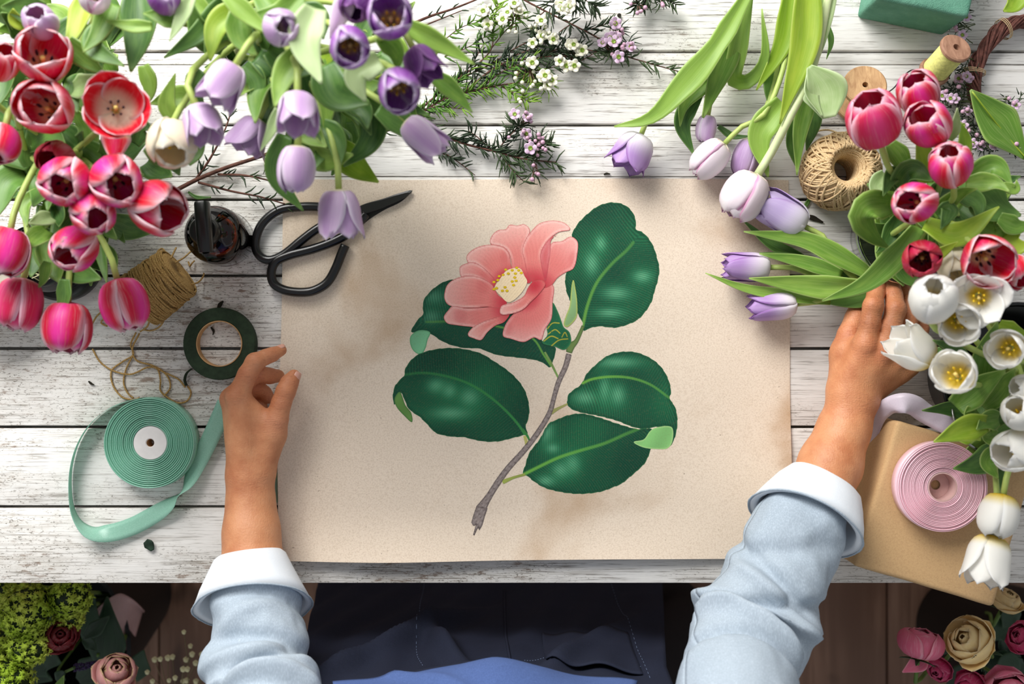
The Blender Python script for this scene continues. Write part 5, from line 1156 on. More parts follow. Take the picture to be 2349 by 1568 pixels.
RH=dict(
 palm=[[J(1938,900,.058,.020),J(1985,790,.076,.0142)],[J(1955,900,.058,.020),J(2026,803,.076,.0138)],[J(1970,903,.053,.0185),J(2060,818,.068,.0132)],[J(1984,906,.047,.0165),J(2086,838,.057,.0125)],[J(1936,880,.050,.019),J(1938,810,.046,.0172)],[J(1945,800,.050,.0145),J(1985,800,.064,.0135)],[J(1985,830,.064,.017),J(2060,845,.055,.015)]],
 fingers=[[J(1985,788,.076,.0132),J(1996,740,.080,.0118),J(2003,701,.079,.0114),J(2009,672,.066,.0100),J(2012,657,.057,.0096),J(2012,645,.044,.0078)],
          [J(2026,801,.076,.0132),J(2044,748,.080,.0118),J(2055,709,.077,.0114),J(2050,676,.065,.0102),J(2046,660,.056,.0096),J(2038,646,.043,.0078)],
          [J(2060,816,.068,.0126),J(2078,765,.071,.0110),J(2086,730,.067,.0106),J(2080,692,.056,.0096),J(2075,672,.049,.0092),J(2066,655,.038,.0074)],
          [J(2086,836,.057,.0118),J(2106,785,.058,.0100),J(2112,752,.054,.0095),J(2108,722,.044,.0086),J(2104,702,.034,.0070)],
          [J(1936,815,.046,.0168),J(1948,768,.043,.0142),J(1962,728,.036,.0122),J(1970,708,.030,.0116),J(1980,690,.024,.0104),J(1992,676,.018,.0082)]],
 bumps=[J(1985,790,.0785,.0128),J(2027,803,.0785,.0125),J(2061,818,.070,.0118),J(2003,702,.0815,.0101),J(2055,710,.0792,.0101)],
 arm=[J(1957,925,.053,.0272),J(1935,985,.058,.0295),J(1905,1065,.068,.0355),J(1870,1150,.084,.036),J(1790,1320,.110,.036),J(1735,1440,.135,.038)])
SHL=[(-.235,-.46,TZ+.33),(-.165,-.5,TZ+.47)]; SHR=[(.225,-.42,TZ+.28),(.165,-.5,TZ+.47)]
LX=[lambda z:-.09+.10*(z+.05),lambda z:.075-.55*max(-.42,z+.05)]   # where each leg runs
def hand_sdf(X,H,far):
    d=None
    for c in H['palm']:
        q=chain(X,c); d=q if d is None else smin(d,q,.010)
    for b,r in H['bumps']: d=smin(d,np.sqrt(((X-np.array(b))**2).sum(-1))-r,.005)
    f=None
    for c in H['fingers']:
        q=chain(X,c,.003); f=q if f is None else np.minimum(f,q)
    d=smin(d,f,.0055)
    return smin(d,chain(X,H['arm'],.012),.016)
def body_sdf(X):
    out=np.full(X.shape[:-1],9.0); far=X.reshape(-1,3)
    o=out.reshape(-1)
    d=ell(far,(-.01,-.52,TZ+.22),(.155,.10,.27)); d=smin(d,ell(far,(-.01,-.515,TZ+.41),(.165,.085,.11)),.05)
    d=smin(d,ell(far,(-.01,-.52,TZ-.02),(.155,.105,.16)),.05)
    for s,A in((SHL,LH['arm']),(SHR,RH['arm'])):
        d=smin(d,chain(far,[(A[-1][0],A[-1][1]),(s[0],.046),(s[1],.056)],.02),.03)
    for sx in(0,1): d=smin(d,chain(far,[((LX[sx](-.05),-.52,TZ-.05),.078),((LX[sx](-.33),-.50,TZ-.33),.052),((LX[sx](-.70),-.53,TZ-.70),.036)],.02),.03)
    d=smin(d,cone(far,(-.01,-.52,TZ+.46),(-.01,-.505,TZ+.57),.055,.05),.03)
    hc=np.array((-.01,-.485,TZ+.665)); d=smin(d,ell(far,hc,(.074,.092,.098)),.02); d=smin(d,ell(far,hc+(0,.035,-.058),(.05,.05,.058)),.03)
    d=smin(d,cone(far,hc+(0,.092,.008),hc+(0,.108,-.022),.007,.013),.012)
    for s in(-1,1): d=smin(d,ell(far,hc+(s*.076,-.006,-.012),(.009,.018,.028)),.006); d=smin(d,ell(far,hc+(s*.036,.078,.026),(.02,.012,.007)),.01); d=smin(d,ell(far,hc+(s*.035,.07,-.02),(.024,.02,.02)),.015)
    for z,r in((-.047,.006),(-.057,.007)): d=smin(d,ell(far,hc+(0,.087,z),(.022,.009,r)),.005)
    o[:]=d
    for H in(LH,RH):
        m=(np.abs(far-np.array(H['arm'][0][0]))<np.array([.2,.36,.2])).all(1)
        o[m]=smin(o[m],hand_sdf(far[m],H,None),.012)
    return out
def axis_lines(lo,hi,fine,coarse,zones):
    x=lo; L=[lo]
    while x<hi:
        near=min([0 if a<=x<=b else min(abs(x-a),abs(x-b)) for a,b in zones]); x+=fine+min(1,near/.08)*(coarse-fine); L.append(x)
    return np.array(L)
def surface_nets(xs,ys,zs,val):
    s=val<0; n=np.array(val.shape)
    corner=[(a,b,c) for a in(0,1) for b in(0,1) for c in(0,1)]
    sl=lambda a,b,c: s[a:n[0]-1+a,b:n[1]-1+b,c:n[2]-1+c]
    cnt=sum(sl(*c).astype(np.int8) for c in corner); act=(cnt>0)&(cnt<8)
    I=np.argwhere(act); idx=-np.ones(act.shape,int); idx[act]=np.arange(len(I))
    acc=np.zeros((len(I),3)); num=np.zeros(len(I))
    gp=lambda i:np.stack([xs[i[:,0]],ys[i[:,1]],zs[i[:,2]]],1)
    for a in corner:
        for k in range(3):
            if a[k]: continue
            b=list(a); b[k]=1; ia=I+np.array(a); ib=I+np.array(b); va=val[tuple(ia.T)]; vb=val[tuple(ib.T)]; m=(va<0)!=(vb<0)
            t=va[m]/(va[m]-vb[m]); acc[m]+=gp(ia[m])*(1-t)[:,None]+gp(ib[m])*t[:,None]; num[m]+=1
    V=acc/num[:,None]; Fc=[]
    for k in range(3):
        o1,o2=[(1,2),(2,0),(0,1)][k]
        A=s; B=np.roll(s,-1,k); E=(A!=B); sli=[slice(1,-1)]*3; sli[k]=slice(0,n[k]-1)
        mk=np.zeros_like(E); mk[tuple(sli)]=E[tuple(sli)]; Q=np.argwhere(mk)
        e1=np.zeros(3,int); e1[o1]=1; e2=np.zeros(3,int); e2[o2]=1
        q=np.stack([idx[tuple((Q-e1-e2).T)],idx[tuple((Q-e2).T)],idx[tuple(Q.T)],idx[tuple((Q-e1).T)]],1)
        fl=~s[tuple(Q.T)]; q[fl]=q[fl][:,::-1]; Fc.append(q)
    return V,np.vstack(Fc)
zl=[(P(500,1,.05).x,P(690,1,.05).x),(P(1895,1,.05).x,P(2125,1,.05).x)]
xs=axis_lines(-.42,.55,.0019,.012,zl); ys=axis_lines(-.68,.12,.0019,.012,[(P(0,1110,.05).y,P(0,790,.05).y),(P(0,940,.05).y,P(0,640,.05).y)]); zs=axis_lines(.03,1.56,.0019,.012,[(TZ,TZ+.095)])
X=np.stack(np.meshgrid(xs,ys,zs,indexing='ij'),-1); val=np.concatenate([body_sdf(X[i:i+16]) for i in range(0,len(xs),16)]); del X
V,Fc=surface_nets(xs,ys,zs,val); del val
# relax a little
nb=np.zeros_like(V); ct=np.zeros(len(V))
for it in range(2):
    nb[:]=0; ct[:]=0
    for a,b in((0,1),(1,2),(2,3),(3,0)):
        np.add.at(nb,Fc[:,a],V[Fc[:,b]]); np.add.at(ct,Fc[:,a],1); np.add.at(nb,Fc[:,b],V[Fc[:,a]]); np.add.at(ct,Fc[:,b],1)
    V=V*.5+.5*nb/ct[:,None]
bo=wobj('body',V,Fc,M['skin'],PE); kn=np.zeros(len(V))
for H in(LH,RH):
    for fg in H['fingers']:
        for p,r in fg[1:-1]: kn=np.maximum(kn,np.exp(-(((V-np.array(p))**2).sum(1)/(r*1.15)**2))*1.4)
    for p,r in H['bumps']: kn=np.maximum(kn,np.exp(-(((V-np.array(p))**2).sum(1)/(r*1.2)**2)))
    for fg in H['fingers']: kn=np.maximum(kn,.75*np.exp(-(((V-np.array(fg[-1][0]))**2).sum(1)/(.010)**2)))
    p=np.array(H['arm'][0][0]); kn=np.maximum(kn,.35*np.exp(-(((V-p)**2)/np.array([.04,.012,.06])**2).sum(1)))
at=bo.data.attributes.new('knuckle','FLOAT','POINT'); at.data.foreach_set('value',np.clip(kn,0,1).astype(np.float32))
def nail(p,q,up,w,l,lift):
    "nail plate at fingertip p, finger running q->p, facing up"
    p=Vector(p); t=(p-Vector(q)).normalized(); n=Vector(up); n=(n-t*n.dot(t)).normalized(); b=t.cross(n); G=np.zeros((7,7,3))
    for i in range(7):
        for j in range(7):
            u=i/6; v=-1+j/3; ww=w*(1-.25*(abs(u-.5)*2)**3)
            G[i,j]=p+t*(l*(u-.55))+b*(ww*v*.5)+n*(lift-.22*w*v*v-.10*l*(u-.3)**2)
    V,Fc,U=grid_shell(G,.0006); wobj('fingernail',V,Fc,M['nail'],PE,U)
f=LH['fingers']; nail(f[4][5][0],f[4][3][0],(.75,-.25,.7),.0112,.0125,.0087); nail(f[0][5][0],f[0][4][0],(-.1,.75,.6),.009,.010,.0072)
f=RH['fingers']; nail(f[2][5][0],f[2][4][0],(0.05,.45,.8),.0095,.011,.0078); nail(f[1][5][0],f[1][4][0],(0,.6,.75),.010,.0115,.0080)
for s in(-1,1):
    V,Fc,U=ball(.012,(-.01+s*.033,-.485+.076,TZ+.665+.008),16,12); wobj('eye',V,Fc,M['eye'],PE)
hc=np.array((-.01,-.487,TZ+.672)); G=np.zeros((20,40,3))
for i in range(20):
    for j in range(40):
        ph=.02+1.75*i/19; th=2*PI*j/39; ph2=ph*(.72+.28*(1-math.sin(th))/2+.10); d=np.array([math.sin(ph2)*math.cos(th),math.sin(ph2)*math.sin(th),math.cos(ph2)]); r=1+.03*math.sin(th*17+i)
        G[i,j]=hc+d*np.array([.081,.1,.106])*r
V,Fc,U=grid_shell(G,.006); wobj('hair',V,Fc,M['hair'],PE,U)
V,Fc,U=ball(.042,tuple(hc+np.array((0,-.105,.04))),20,14); wobj('hair_bun',V,Fc,M['hair'],PE)
# ---------------------------------------------------------------- sleeves
def sleeve(pts,folds,seed,ns=120,k=84):
    q=spline(np.array([[*(P(*p) if abs(p[0])>5 else p),r] for p,r in pts]),ns); C=q[:,:3]; r=q[:,3]; T,N,B=frames(C); R=[]; a=np.linspace(0,2*PI,k,endpoint=False)
    L=np.r_[0,np.cumsum(np.linalg.norm(np.diff(C,axis=0),axis=1))]
    for i in range(ns):
        dr=np.zeros(k)
        for s0,a0,wd,amp,sl,aw in folds:
            da=(a-a0+PI)%(2*PI)-PI; g=np.exp(-((L[i]-s0-sl*da)/wd)**2)*np.exp(-(da/aw)**2); dr+=2.1*amp*g
        dr+=np.array([.0026*mn.noise(Vector((math.cos(x)*1.6+seed,math.sin(x)*1.6,L[i]*26)))+.0014*mn.noise(Vector((math.cos(x)*4+seed,math.sin(x)*4,L[i]*60))) for x in a])
        dr=np.clip(dr,-.0125,.02); R.append(C[i]+(r[i]+dr)[:,None]*(np.cos(a)[:,None]*B[i]+np.sin(a)[:,None]*N[i]*.93))
    V,Fc,U=rings(R,False); G=np.concatenate([np.array(R),np.array(R)[:,:1]],1); return grid_shell(G[:, ::-1],.0016)
def cuff(par,rows,sag,mat,seed,k=80):
    "rows (x,y,h,r,inner?) wrist side -> elbow side; sag pushes the sides toward the elbow"
    C=np.array([P(x,y,h) for x,y,h,r in rows]); d=C[-1]-C[0]; d/=np.linalg.norm(d); up=np.array([0,0,1.0]); up-=d*(up@d); up/=np.linalg.norm(up); b=np.cross(d,up); a=np.linspace(0,2*PI,k,endpoint=False)
    Lt=np.linalg.norm(C[-1]-C[0]); outer=[];inner=[]
    for (x,y,h,r),c in zip(rows,C):
        f=np.linalg.norm(c-C[0])/Lt
        wob=np.array([.0022*mn.noise(Vector((math.cos(t)*1.8+seed,math.sin(t)*1.8,f*2)))+.0007*mn.noise(Vector((math.cos(t)*9+seed,math.sin(t)*9,f*3))) for t in a])*(.3+f)
        ring=c+d*((1-np.sin(a))/2*sag*f)[:,None]+(r+wob)[:,None]*(np.cos(a)[:,None]*b+np.sin(a)[:,None]*up*.86); outer.append(ring)
        r2=max(r-.004-.0045*f,.034); inner.append(c+d*((1-np.sin(a))/2*sag*f*.9-.0005)[:,None]+(r2+wob*.6)[:,None]*(np.cos(a)[:,None]*b+np.sin(a)[:,None]*up*.86))
    R=outer+inner[::-1]; V,Fc,U=rings(R,False); n=len(R)*k
    Fc+= [((len(R)-1)*k+q,(len(R)-1)*k+(q+1)%k,(q+1)%k,q) for q in range(k)]
    o=wobj('cuff',V,Fc,mat,par,U)
    for rr,f in((outer[-1],-.003),(outer[-1],-.0045)):
        V,Fc,U=tube([p+d*f+0*up for p in rr*1.0],.00045,5,True)
    V,Fc,U=tube([p for p in outer[-1]],.0011,6,True); wobj('cuff_hem',V,Fc,M['denim'],par,U)
    return o
PIh=PI/2
lf=[(.045,PIh+.7,.010,-.0045,.010,1.2),(.075,PIh-.5,.012,.0045,-.02,1.3),(.100,PIh+.2,.010,-.006,.016,1.4),(.118,PIh-.2,.010,.006,.012,1.5),(.138,PIh+.2,.009,-.008,-.016,1.5),(.155,PIh,.012,.007,.012,1.6),(.178,PIh+.3,.010,-.008,.01,1.5),(.06,PIh-1.0,.02,-.003,.03,.8),(.03,PIh,.012,.002,0,2)]
sl=wobj('sleeve',*sleeve([((582,1318,.074),.041),((585,1390,.092),.0515),((590,1470,.118),.0545),((600,1545,.145),.0575),((609,1610,.172),.060),(SHL[0],.066),(SHL[1],.074)],lf,1)[:2],M['denim'],PE)
cuff(sl,[(573,1268,.068,.037),(573,1274,.0685,.0425),(574,1295,.071,.050),(576,1325,.076,.0600),(578,1350,.081,.0690)],.042,M['denimcuff'],2)
rf=[(.05,PIh+.3,.016,-.003,.03,1.0),(.085,PIh-.6,.014,-.004,-.03,1.2),(.122,PIh-.2,.010,-.008,.024,1.6),(.136,PIh,.010,.006,.02,1.5),(.150,PIh-.3,.009,-.010,-.026,1.5),(.166,PIh-.1,.011,.009,-.02,1.6),(.186,PIh+.1,.009,-.011,.018,1.7),(.205,PIh,.012,.007,.012,1.8),(.228,PIh-.1,.009,-.010,-.01,2),(.16,PIh-1.5,.012,.012,0,.7),(.03,PIh,.012,.002,0,2)]
sr=wobj('sleeve',*sleeve([((1862,1150,.082),.043),((1828,1222,.096),.053),((1790,1305,.108),.0575),((1755,1390,.125),.060),((1726,1462,.142),.061),((1700,1535,.18),.062),((1690,1610,.225),.064),(SHR[0],.068),(SHR[1],.074)],rf,5)[:2],M['denim'],PE)
cuff(sr,[(1899,1098,.0755,.0375),(1896,1103,.076,.044),(1886,1122,.078,.053),(1873,1148,.082,.0620),(1862,1170,.086,.0675)],.038,M['denimcuff'],8)
# ---------------------------------------------------------------- shirt, apron, trousers, shoes
def torso(rows,k=72):
    R=[]; a=np.linspace(0,2*PI,k,endpoint=False)
    q=spline(np.array(rows,float),50)
    for z,cx,cy,rx,ry in q: R.append(np.stack([cx+rx*np.cos(a),cy+ry*np.sin(a),np.full(k,TZ+z)],1))
    return R
R=torso([(.53,-.01,-.515,.058,.055),(.50,-.01,-.515,.11,.075),(.46,-.01,-.515,.178,.098),(.36,-.01,-.52,.182,.112),(.2,-.01,-.522,.168,.116),(.05,-.01,-.525,.166,.118),(-.1,-.01,-.525,.172,.12)])
G=np.concatenate([np.array(R),np.array(R)[:,:1]],1); V,Fc,U=grid_shell(G,.002); wobj('shirt_body',V,Fc,M['denim'],PE,U)
V,Fc,U=tube([(-.01+.06*math.cos(t),-.512+.058*math.sin(t),TZ+.535+.012*math.sin(t)) for t in np.linspace(0,2*PI,40,endpoint=False)],.012,8,True); wobj('collar',V,Fc,M['denim'],PE,U)
nu,nv=100,90; G=np.zeros((nu,nv,3)); xc=-.03
def ap_y(x,h):
    u=(x-xc)
    y=-.392+.028*math.exp(-((h-.215)/.075)**2)*math.exp(-(u/.14)**4)
    y+= .018*math.exp(-((h-.11)/.022)**2)*math.exp(-((u+.01)/.085)**2) -.006*math.exp(-((h-.145)/.018)**2)*math.exp(-(u/.14)**2)
    y+= .022*math.exp(-((u-(-.02+.32*(h-.10)))/.014)**2)*sm(np.array([h]),.12,.02)[0]*sm(np.array([h]),-.16,-.02)[0]
    y+= .020*math.exp(-((u+.13+.62*(h+.02))/.016)**2)*sm(np.array([h]),-.26,-.1)[0]*sm(np.array([h]),.12,.05)[0]
    y+= .016*math.exp(-((u-.085-.5*(.06-h))/.016)**2)*sm(np.array([h]),-.2,-.05)[0]*sm(np.array([h]),.11,.06)[0]
    y+=.004*math.sin(u*40+h*9)*sm(np.array([h]),.05,-.2)[0]+.0025*mn.noise(Vector((u*20,h*14,2)))
    y+=.003*math.sin(u*95+h*30+4*mn.noise(Vector((u*6,h*5,1))))*sm(np.array([h]),.14,.02)[0]; y-= .10*max(0,abs(u)-.13)**1.2+ (.04*sm(np.array([h]),.28,.42)[0])
    return y
for i in range(nu):
    h=-.56+(.40+.56)*i/(nu-1)
    half=.217+.14*max(0,.05-h) if h<.16 else .217-.11*min(1,(h-.16)/.16)
    for j in range(nv):
        v=-1+2*j/(nv-1); x=xc+ half*v*(1.0 if v>0 else 1.05); G[i,j]=(x,ap_y(x,h),TZ+h)
V,Fc,U=grid_shell(G,.0024); AP=wobj('apron',V,Fc,M['apron'],PE,U)
def seam(rows,r=.0011):
    C=spline([(xc+u,ap_y(xc+u,h)+.0018,TZ+h) for u,h in rows],50); C=np.array([(x,ap_y(x,z-TZ)+.0018,z) for x,y,z in C]); V,Fc,U=tube(C,r,6); wobj('seam',V,Fc,M['apron'],AP,U)
def stitch(rows,r=.0004):
    C=spline([(xc+u,0,TZ+h) for u,h in rows],90); C=np.array([(x,ap_y(x,z-TZ)+.0017,z) for x,y,z in C]); mb=MB()
    for i in range(0,88,2): mb.add(*tube([C[i],C[i+1]],r,4))
    mb.out('stitching',M['seam'],AP)
seam([(.018,-.33),(.02,-.15),(.024,-.02),(.03,.07)],.0019); stitch([(.192,-.5),(.192,-.2),(.192,.1)]); stitch([(-.115,-.4),(-.105,-.2),(-.09,.0),(-.075,.07)]); stitch([(.045,.03),(.1,.035),(.16,.04),(.19,.045)])
# bib bulging over the waist, its lighter blue painting in the daylight there
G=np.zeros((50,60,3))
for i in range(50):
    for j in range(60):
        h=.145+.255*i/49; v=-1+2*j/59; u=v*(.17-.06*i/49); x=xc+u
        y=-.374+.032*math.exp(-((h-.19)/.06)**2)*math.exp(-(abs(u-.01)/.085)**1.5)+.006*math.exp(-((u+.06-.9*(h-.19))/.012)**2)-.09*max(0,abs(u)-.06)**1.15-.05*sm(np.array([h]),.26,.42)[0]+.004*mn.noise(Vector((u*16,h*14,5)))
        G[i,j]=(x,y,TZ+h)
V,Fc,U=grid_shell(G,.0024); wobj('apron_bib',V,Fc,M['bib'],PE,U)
# patch pocket with an open mouth
G=np.zeros((14,30,3))
for i in range(14):
    for j in range(30):
        u=.07+.115*j/29; h=.075-.15*i/13; x=xc+u; gap=.006*math.sin(PI*j/29)*(1-i/13)**2; G[i,j]=(x,ap_y(x,h)+.003+gap,TZ+h)
V,Fc,U=grid_shell(G,.0018); wobj('pocket',V,Fc,M['apron'],AP,U)
for s in(-1,1):
    V,Fc,U=tube(spline([(xc+s*.1,-.435,TZ+.395),(xc+s*.09,-.45,TZ+.5),(xc+s*.07,-.52,TZ+.545),(xc,-.575,TZ+.53)],24),.006,8,flat=.4); wobj('apron_strap',V,Fc,M['apron'],PE,U)
for sx in(0,1):
    R=[]; a=np.linspace(0,2*PI,40,endpoint=False)
    for z,cy,rx,ry in spline(np.array([(-.02,-.52,.098,.115),(-.2,-.505,.092,.098),(-.35,-.505,.08,.08),(-.55,-.52,.07,.07),(-.70,-.53,.066,.072)]),24): R.append(np.stack([LX[sx](z)+(rx)*np.cos(a)*(1+.02*np.sin(a*5+z*30)),cy+ry*np.sin(a),np.full(40,TZ+z)],1))
    G=np.concatenate([np.array(R),np.array(R)[:,:1]],1); V,Fc,U=grid_shell(G,.002); wobj('trouser_leg',V,Fc,M['trouser'],PE,U)
    R=[]
    for y,w_,z in spline(np.array([(-.60,.02,.03),(-.59,.034,.045),(-.54,.038,.055),(-.48,.044,.045),(-.42,.046,.03),(-.375,.034,.022),(-.36,.01,.012)]),18): R.append(np.stack([LX[sx](-.7)+w_*np.cos(a),np.full(40,y),np.maximum(0.001,z+z*np.sin(a))],1))
    V,Fc,U=rings(R); wobj('shoe',V,Fc,M['shoe'],PE,U)
# ================================================================ flowers standing on the floor in front of the table
def rose(px,py,h,wpx,dirdeg,tilt,key,label,group,foot,open_=.5,seed=0,layers=((3,.30,.0),(4,.52,.12),(5,.78,.35),(5,1.0,.75)),stemmat='stem_d'):
    rn=random.Random(seed); pos=P(px,py,h); ax=image_axis(pos,dirdeg,tilt); L=wpx*S(h)/2; base=pos-ax*L*.75
    root=thing('rose',tuple(foot),label,'flower',group); q=quat_to(ax,rn.uniform(0,6)); fo=Vector(foot)
    for li,(n,sc,op) in enumerate(layers):
        for k in range(n):
            o=min(1.35,op*open_*2+rn.uniform(0,.12)); me=rose_petal(key,o,(k+li)%2)
            qq=q@(Matrix.Rotation(k*2*PI/n+li*.7+rn.uniform(-.15,.15),3,'Z')@Matrix.Rotation(rn.uniform(-.05,.05)+.04*li,3,'Y')).to_quaternion()
            rs,_=lerp_prof(o); put('petal',me,root,tuple(base-fo+ax*L*.05*(3-li)),qq,(L*sc/max(rs)*.98,L*sc/max(rs)*.98,L*1.25*(.86,.98,1.0,.9)[li%4]))
    C=spline([tuple(base),tuple(base-ax*.03),tuple((base+fo)/2+Vector((0,0,.02))),tuple(fo)],18); V,Fc,U=tube(C,.0028,7); wobj('stem',V,Fc,M[stemmat],root,U)
    mb=MB()
    for k in range(5):
        a=k*2*PI/5; b=Matrix.Rotation(0,3,'Z'); e1=ax.orthogonal().normalized(); e2=ax.cross(e1); d=e1*math.cos(a)+e2*math.sin(a)
        G=np.zeros((8,5,3)); sd=ax.cross(d)
        for i in range(8):
            for j in range(5):
                u=i/7; v=-1+j/2; G[i,j]=base-ax*.004+d*(L*.85*u)+ax*(.006*u-L*.25*u*u)+sd*(v*L*.13*(1-u)**.6)
        mb.add(*grid_shell(G,.0008))
    mb.out('sepals',M['rl'],root); TUL.append((root,px,py,group)); return root
_rp={}
def rose_petal(key,o,v):
    k=(key,round(o,1),v)
    if k not in _rp: _rp[k]=petal_mesh(key,round(o,1),v==1,v*5+int(o*10),W=1.5,pointy=3.2)
    return _rp[k]
def floor_bucket(px,py,hr,rb,rt,mat,label):
    c=P(px,py,hr); o=thing('flower_bucket',(c.x,c.y,0),label,'bucket'); H=TZ+hr
    V,Fc,U=lathe([(.0005,.0),(rb,.0),(rt,H),(rt+.004,H+.003),(rt-.003,H+.003),(rb-.003,.006),(.0005,.006)],56,origin=(c.x,c.y,0),cap=False); wobj('body',V,Fc,mat,o,U,sharp=40); return Vector((c.x,c.y,.02))
fb=floor_bucket(90,1480,-.40,.10,.15,M['blackmat'],'dark bucket on the floor at the lower left, packed with green flowers'); fr=floor_bucket(2420,1560,-.42,.10,.14,M['blackmat'],'dark bucket on the floor at the lower right holding roses')
GL='flowers in the dark bucket at the lower left'; GRR='roses in the dark bucket at the lower right'
rose(138,1458,-.13,84,90,14,'rose_d','dark red rose among the lime green flower clusters',GL,fb+Vector((.02,0,0)),.62,1)
rose(266,1540,-.12,104,80,24,'rose_p','dusty pink rose with tan outer petals at the bottom edge',GL,fb+Vector((.05,0,0)),.62,2)
def lime(px,py,wpx,h,label,seed):
    rn=random.Random(seed); c=P(px,py,h); r=wpx*S(h)/2; root=thing('viburnum_bloom',tuple(fb),label,'flower',GL); mb=MB()
    for i in range(int(420*(wpx/110)**2)):
        d=Vector((rn.gauss(0,1),rn.gauss(0,1),rn.gauss(.3,.9))).normalized(); p=c+d*r*rn.uniform(.82,1.05)*(1+.12*mn.noise(d*3+Vector((seed,0,0)))); n=(d+Vector((rn.gauss(0,.35),rn.gauss(0,.35),rn.gauss(0,.35)))).normalized(); e=n.orthogonal().normalized(); f=n.cross(e); s=rn.uniform(.0042,.0062); a0=rn.uniform(0,1.5)
        V=[p-n*.0006]; Fc=[]
        for k in range(10):
            a=a0+k*PI/5; q=s*(1.0 if k%2==0 else .42); V.append(p+(e*math.cos(a)+f*math.sin(a))*q+n*(.0012 if k%2==0 else .0004))
        V.append(p-n*.0018); Fc=[(0,1+k,1+(k+1)%10) for k in range(10)]+[(11,1+(k+1)%10,1+k) for k in range(10)]; mb.add(V,Fc)
    mb.out('florets',M['lime'],root)
    V,Fc,U=ball(r*.86,tuple(c),20,14); wobj('flower_core',V,Fc,M['limed'],root)
    C=spline([tuple(c-Vector((0,0,r*.8))),tuple(c*.6+fb*.4-Vector((0,0,.02))),tuple(fb)],14); V,Fc,U=tube(C,.003,6); wobj('stem',V,Fc,M['stem_d'],root,U)
for a in ((62,1400,120,-.11,'lime green flower cluster left of the dark red rose, largest one',1),(160,1368,96,-.13,'lime green flower cluster directly under the table edge above the dark red rose',2),(12,1350,80,-.14,'lime green flower cluster in the corner of table edge and left edge',3),(70,1478,96,-.12,'lime green flower cluster directly left of the rose and below the largest',4),(20,1560,110,-.12,'lime green flower cluster in the bottom left corner',5),(6,1470,60,-.15,'small yellowish flower cluster cut by the left edge',6),(160,1416,64,-.15,'small lime cluster tucked against the top of the dark red rose',7)): lime(*a)
br=thing('rose_foliage',tuple(fb+Vector((.05,.03,0))),'dark serrated rose leaves standing right of the dark red rose','leaves',GL)
for pts,h,w_ in (([(245,1560),(248,1480),(246,1368)],-.30,84),([(200,1480),(206,1420),(216,1362)],-.28,50),([(192,1462),(222,1438),(252,1412)],-.22,38),([(190,1466),(210,1478),(220,1492)],-.23,32),([(310,1560),(320,1520),(330,1490)],-.34,60),([(130,1560),(145,1545),(147,1552)],-.2,30),([(60,1540),(100,1510),(140,1520)],-.33,90),([(180,1560),(215,1530),(245,1500)],-.33,70),([(100,1420),(140,1440),(200,1420)],-.34,80),([(20,1500),(60,1530),(120,1560)],-.34,80)):
    leaf('leaf',br,'rl',pts,h-.01,h,w_,prof=[.25,.75,1,.95,.7,.4,.05],fold=.2)
leaf('leaf',br,'lf',[(128,1600),(138,1570),(147,1548)],-.2,-.19,26)
C=spline([tuple(P(225,1500,-.3)),tuple(P(215,1560,-.4)),tuple(fb+Vector((.05,.03,0)))],14); V,Fc,U=tube(C,.0025,6); wobj('stem',V,Fc,M['stem_d'],br,U)
vs=thing('veronica',tuple(fb),'dark purple flower spike crossing above the dusty pink rose','flower',GL); mb=MB(); rn=random.Random(2)
q=spline([tuple(P(172,1530,-.19)),tuple(P(210,1524,-.185)),tuple(P(245,1514,-.18))],40)
for i,p in enumerate(q):
    w_=.0055*(1-.6*(i/39)**2)
    for k in range(9): a=rn.uniform(0,6.28); d=Vector((rn.uniform(-.3,.3),math.cos(a),math.sin(a))); mb.add(*ball(rn.uniform(.0009,.0014),tuple(Vector(p)+d*w_*rn.uniform(.5,1)),6,4))
mb.out('florets',M['veron'],vs); C=spline([tuple(P(172,1530,-.19)),tuple(P(130,1545,-.25)),tuple(fb)],14); V,Fc,U=tube(C,.002,6); wobj('stem',V,Fc,M['stem_d'],vs,U)
# pink wrapping paper cone behind the dark leaves
G=np.zeros((20,20,3))
for i in range(20):
    for j in range(20):
        u=i/19; v=-1+j/9.5; x=268+ v*(34+22*u)+8*u; y=1490-130*u+26*v*v*u+ (14*abs(v) if u>.9 else 0); G[i,j]=P(x,y,-.40+.02*u-.05*v*v)
V,Fc,U=grid_shell(G,.0006); wr=wobj('wrapping_paper',V,Fc,M['pinkwrap'],None,U); tag(wr,'dusty pink paper wrap curving behind the dark serrated leaves','paper')
gy=thing('gypsophila',tuple(P(420,1700,-.72)),'dry white baby\'s breath spray between pink rose and left sleeve','flower'); mb=MB(); rn=random.Random(6); gm=None
hub=P(425,1640,-.45); mbf=MB()
for k in range(14):
    d=Vector((rn.gauss(0,1),rn.gauss(0,1),rn.gauss(0,1))).normalized(); mbf.add(*ball(.5,tuple(d*.45),7,5,(1,1,.7)))
gfl=mbf.me('blossom',[M['gyp']])
tops=[(422,1449),(437,1481),(441,1500),(463,1500),(472,1498),(427,1512),(449,1520),(355,1512),(368,1511),(385,1508),(396,1506),(338,1541),(430,1534),(420,1534),(474,1540),(466,1552),(402,1554),(388,1560),(420,1562),(428,1560),(450,1562),(350,1562)]
for x,y in tops:
    p=P(x,y,-.3+rn.uniform(-.03,.03)); m=(p*.55+hub*.45)+Vector((rn.uniform(-.01,.01),0,.01)); mb.add(*tube(spline([tuple(hub),tuple(m),tuple(p)],10),.0007,5)); put('blossom',gfl,gy,tuple(p-Vector(gy.location)),None,rn.uniform(.0042,.0056))
mb.add(*tube([hub,Vector(gy.location)],.002,6)); mb.out('stems',M['gypst'],gy)
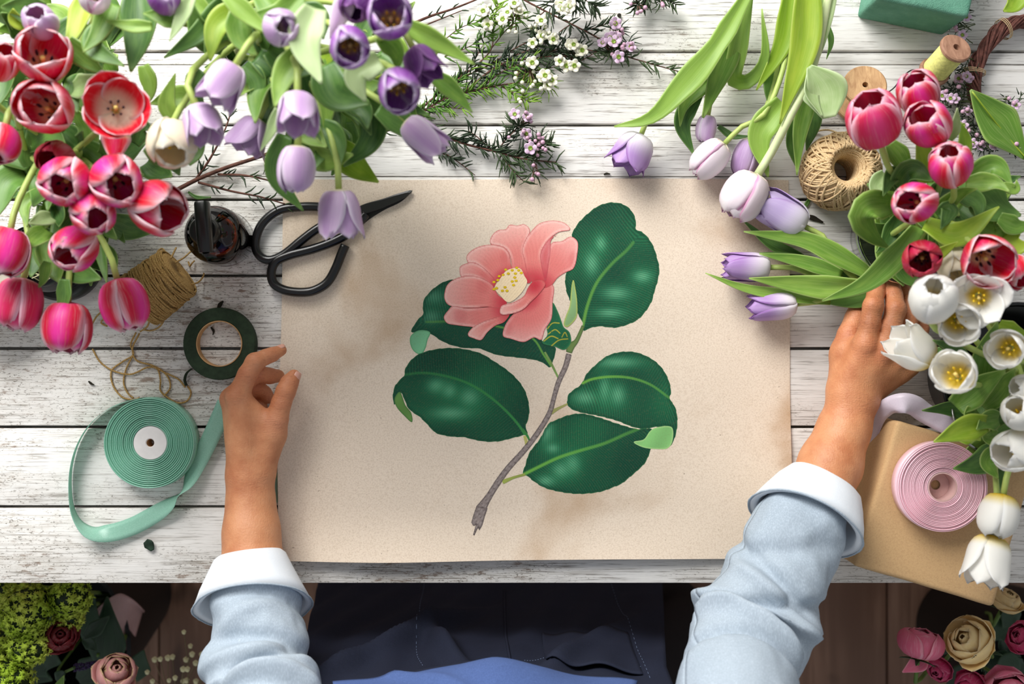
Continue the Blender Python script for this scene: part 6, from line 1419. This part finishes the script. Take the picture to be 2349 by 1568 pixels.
# roses lower right
rose(2112,1470,-.06,100,75,74,'rose_k','pink rosebud lying sideways at the lower right, one bright petal curling down',GRR,fr+Vector((-.03,0,0)),.28,3,((3,.42,.0),(4,.72,.15),(4,1.0,.4)))
leaf('petal',TUL[-1][0],'rose_k',[(2120,1500),(2104,1518),(2070,1541)],-.07,-.06,44)
rose(2222,1468,-.05,124,140,34,'rose_y','large yellow rose beside the pink rosebud at lower right',GRR,fr+Vector((-.01,.01,0)),.7,4)
rose(2345,1460,-.07,84,150,40,'rose_m','magenta rose cut off by the right edge below the gift box',GRR,fr+Vector((.02,.01,0)),.5,5)
rose(2322,1600,-.05,150,100,16,'rose_k','pale pink rose mostly below the bottom edge at the lower right',GRR,fr+Vector((0,-.02,0)),.6,6)
rose(2310,1372,-.16,70,60,60,'rose_y','yellow rose half hidden behind the corner of the gift box',GRR,fr+Vector((0,.03,0)),.4,7)
rose(2152,1536,-.12,64,230,40,'rose_m','withered magenta rose under the pink rosebud',GRR,fr+Vector((-.02,-.01,0)),.5,8)
rose(2228,1580,-.10,90,200,40,'rose_m','deep pink rose at bottom edge below the large yellow one',GRR,fr+Vector((-.01,-.02,0)),.5,9)
for pts,h,w_ in (([(2330,1440),(2290,1450),(2275,1470)],-.3,60),([(2300,1500),(2320,1480),(2349,1470)],-.32,70),([(2300,1560),(2290,1520),(2310,1490)],-.32,80),([(2230,1540),(2195,1552),(2170,1575)],-.27,50),([(2335,1540),(2310,1530),(2280,1545)],-.3,70),([(2340,1400),(2320,1410),(2300,1440)],-.3,60),([(2190,1490),(2176,1480),(2165,1500)],-.27,40),([(2349,1520),(2320,1540),(2290,1560)],-.34,90)):
    t=min([t for t in TUL if t[3]==GRR],key=lambda t:math.dist(t[1:3],pts[0])); leaf('leaf',t[0],'rl',pts,h-.01,h,w_,prof=[.25,.75,1,.95,.7,.4,.05],fold=.2)
# wall behind the table that the daylight comes past
V,Fc=cbox((0,2.9,0),(6,.1,2.7),0,0); tag(wobj('wall_back',V,Fc,M['card'],None,smooth=False),'pale wall beyond the table',kind='structure')
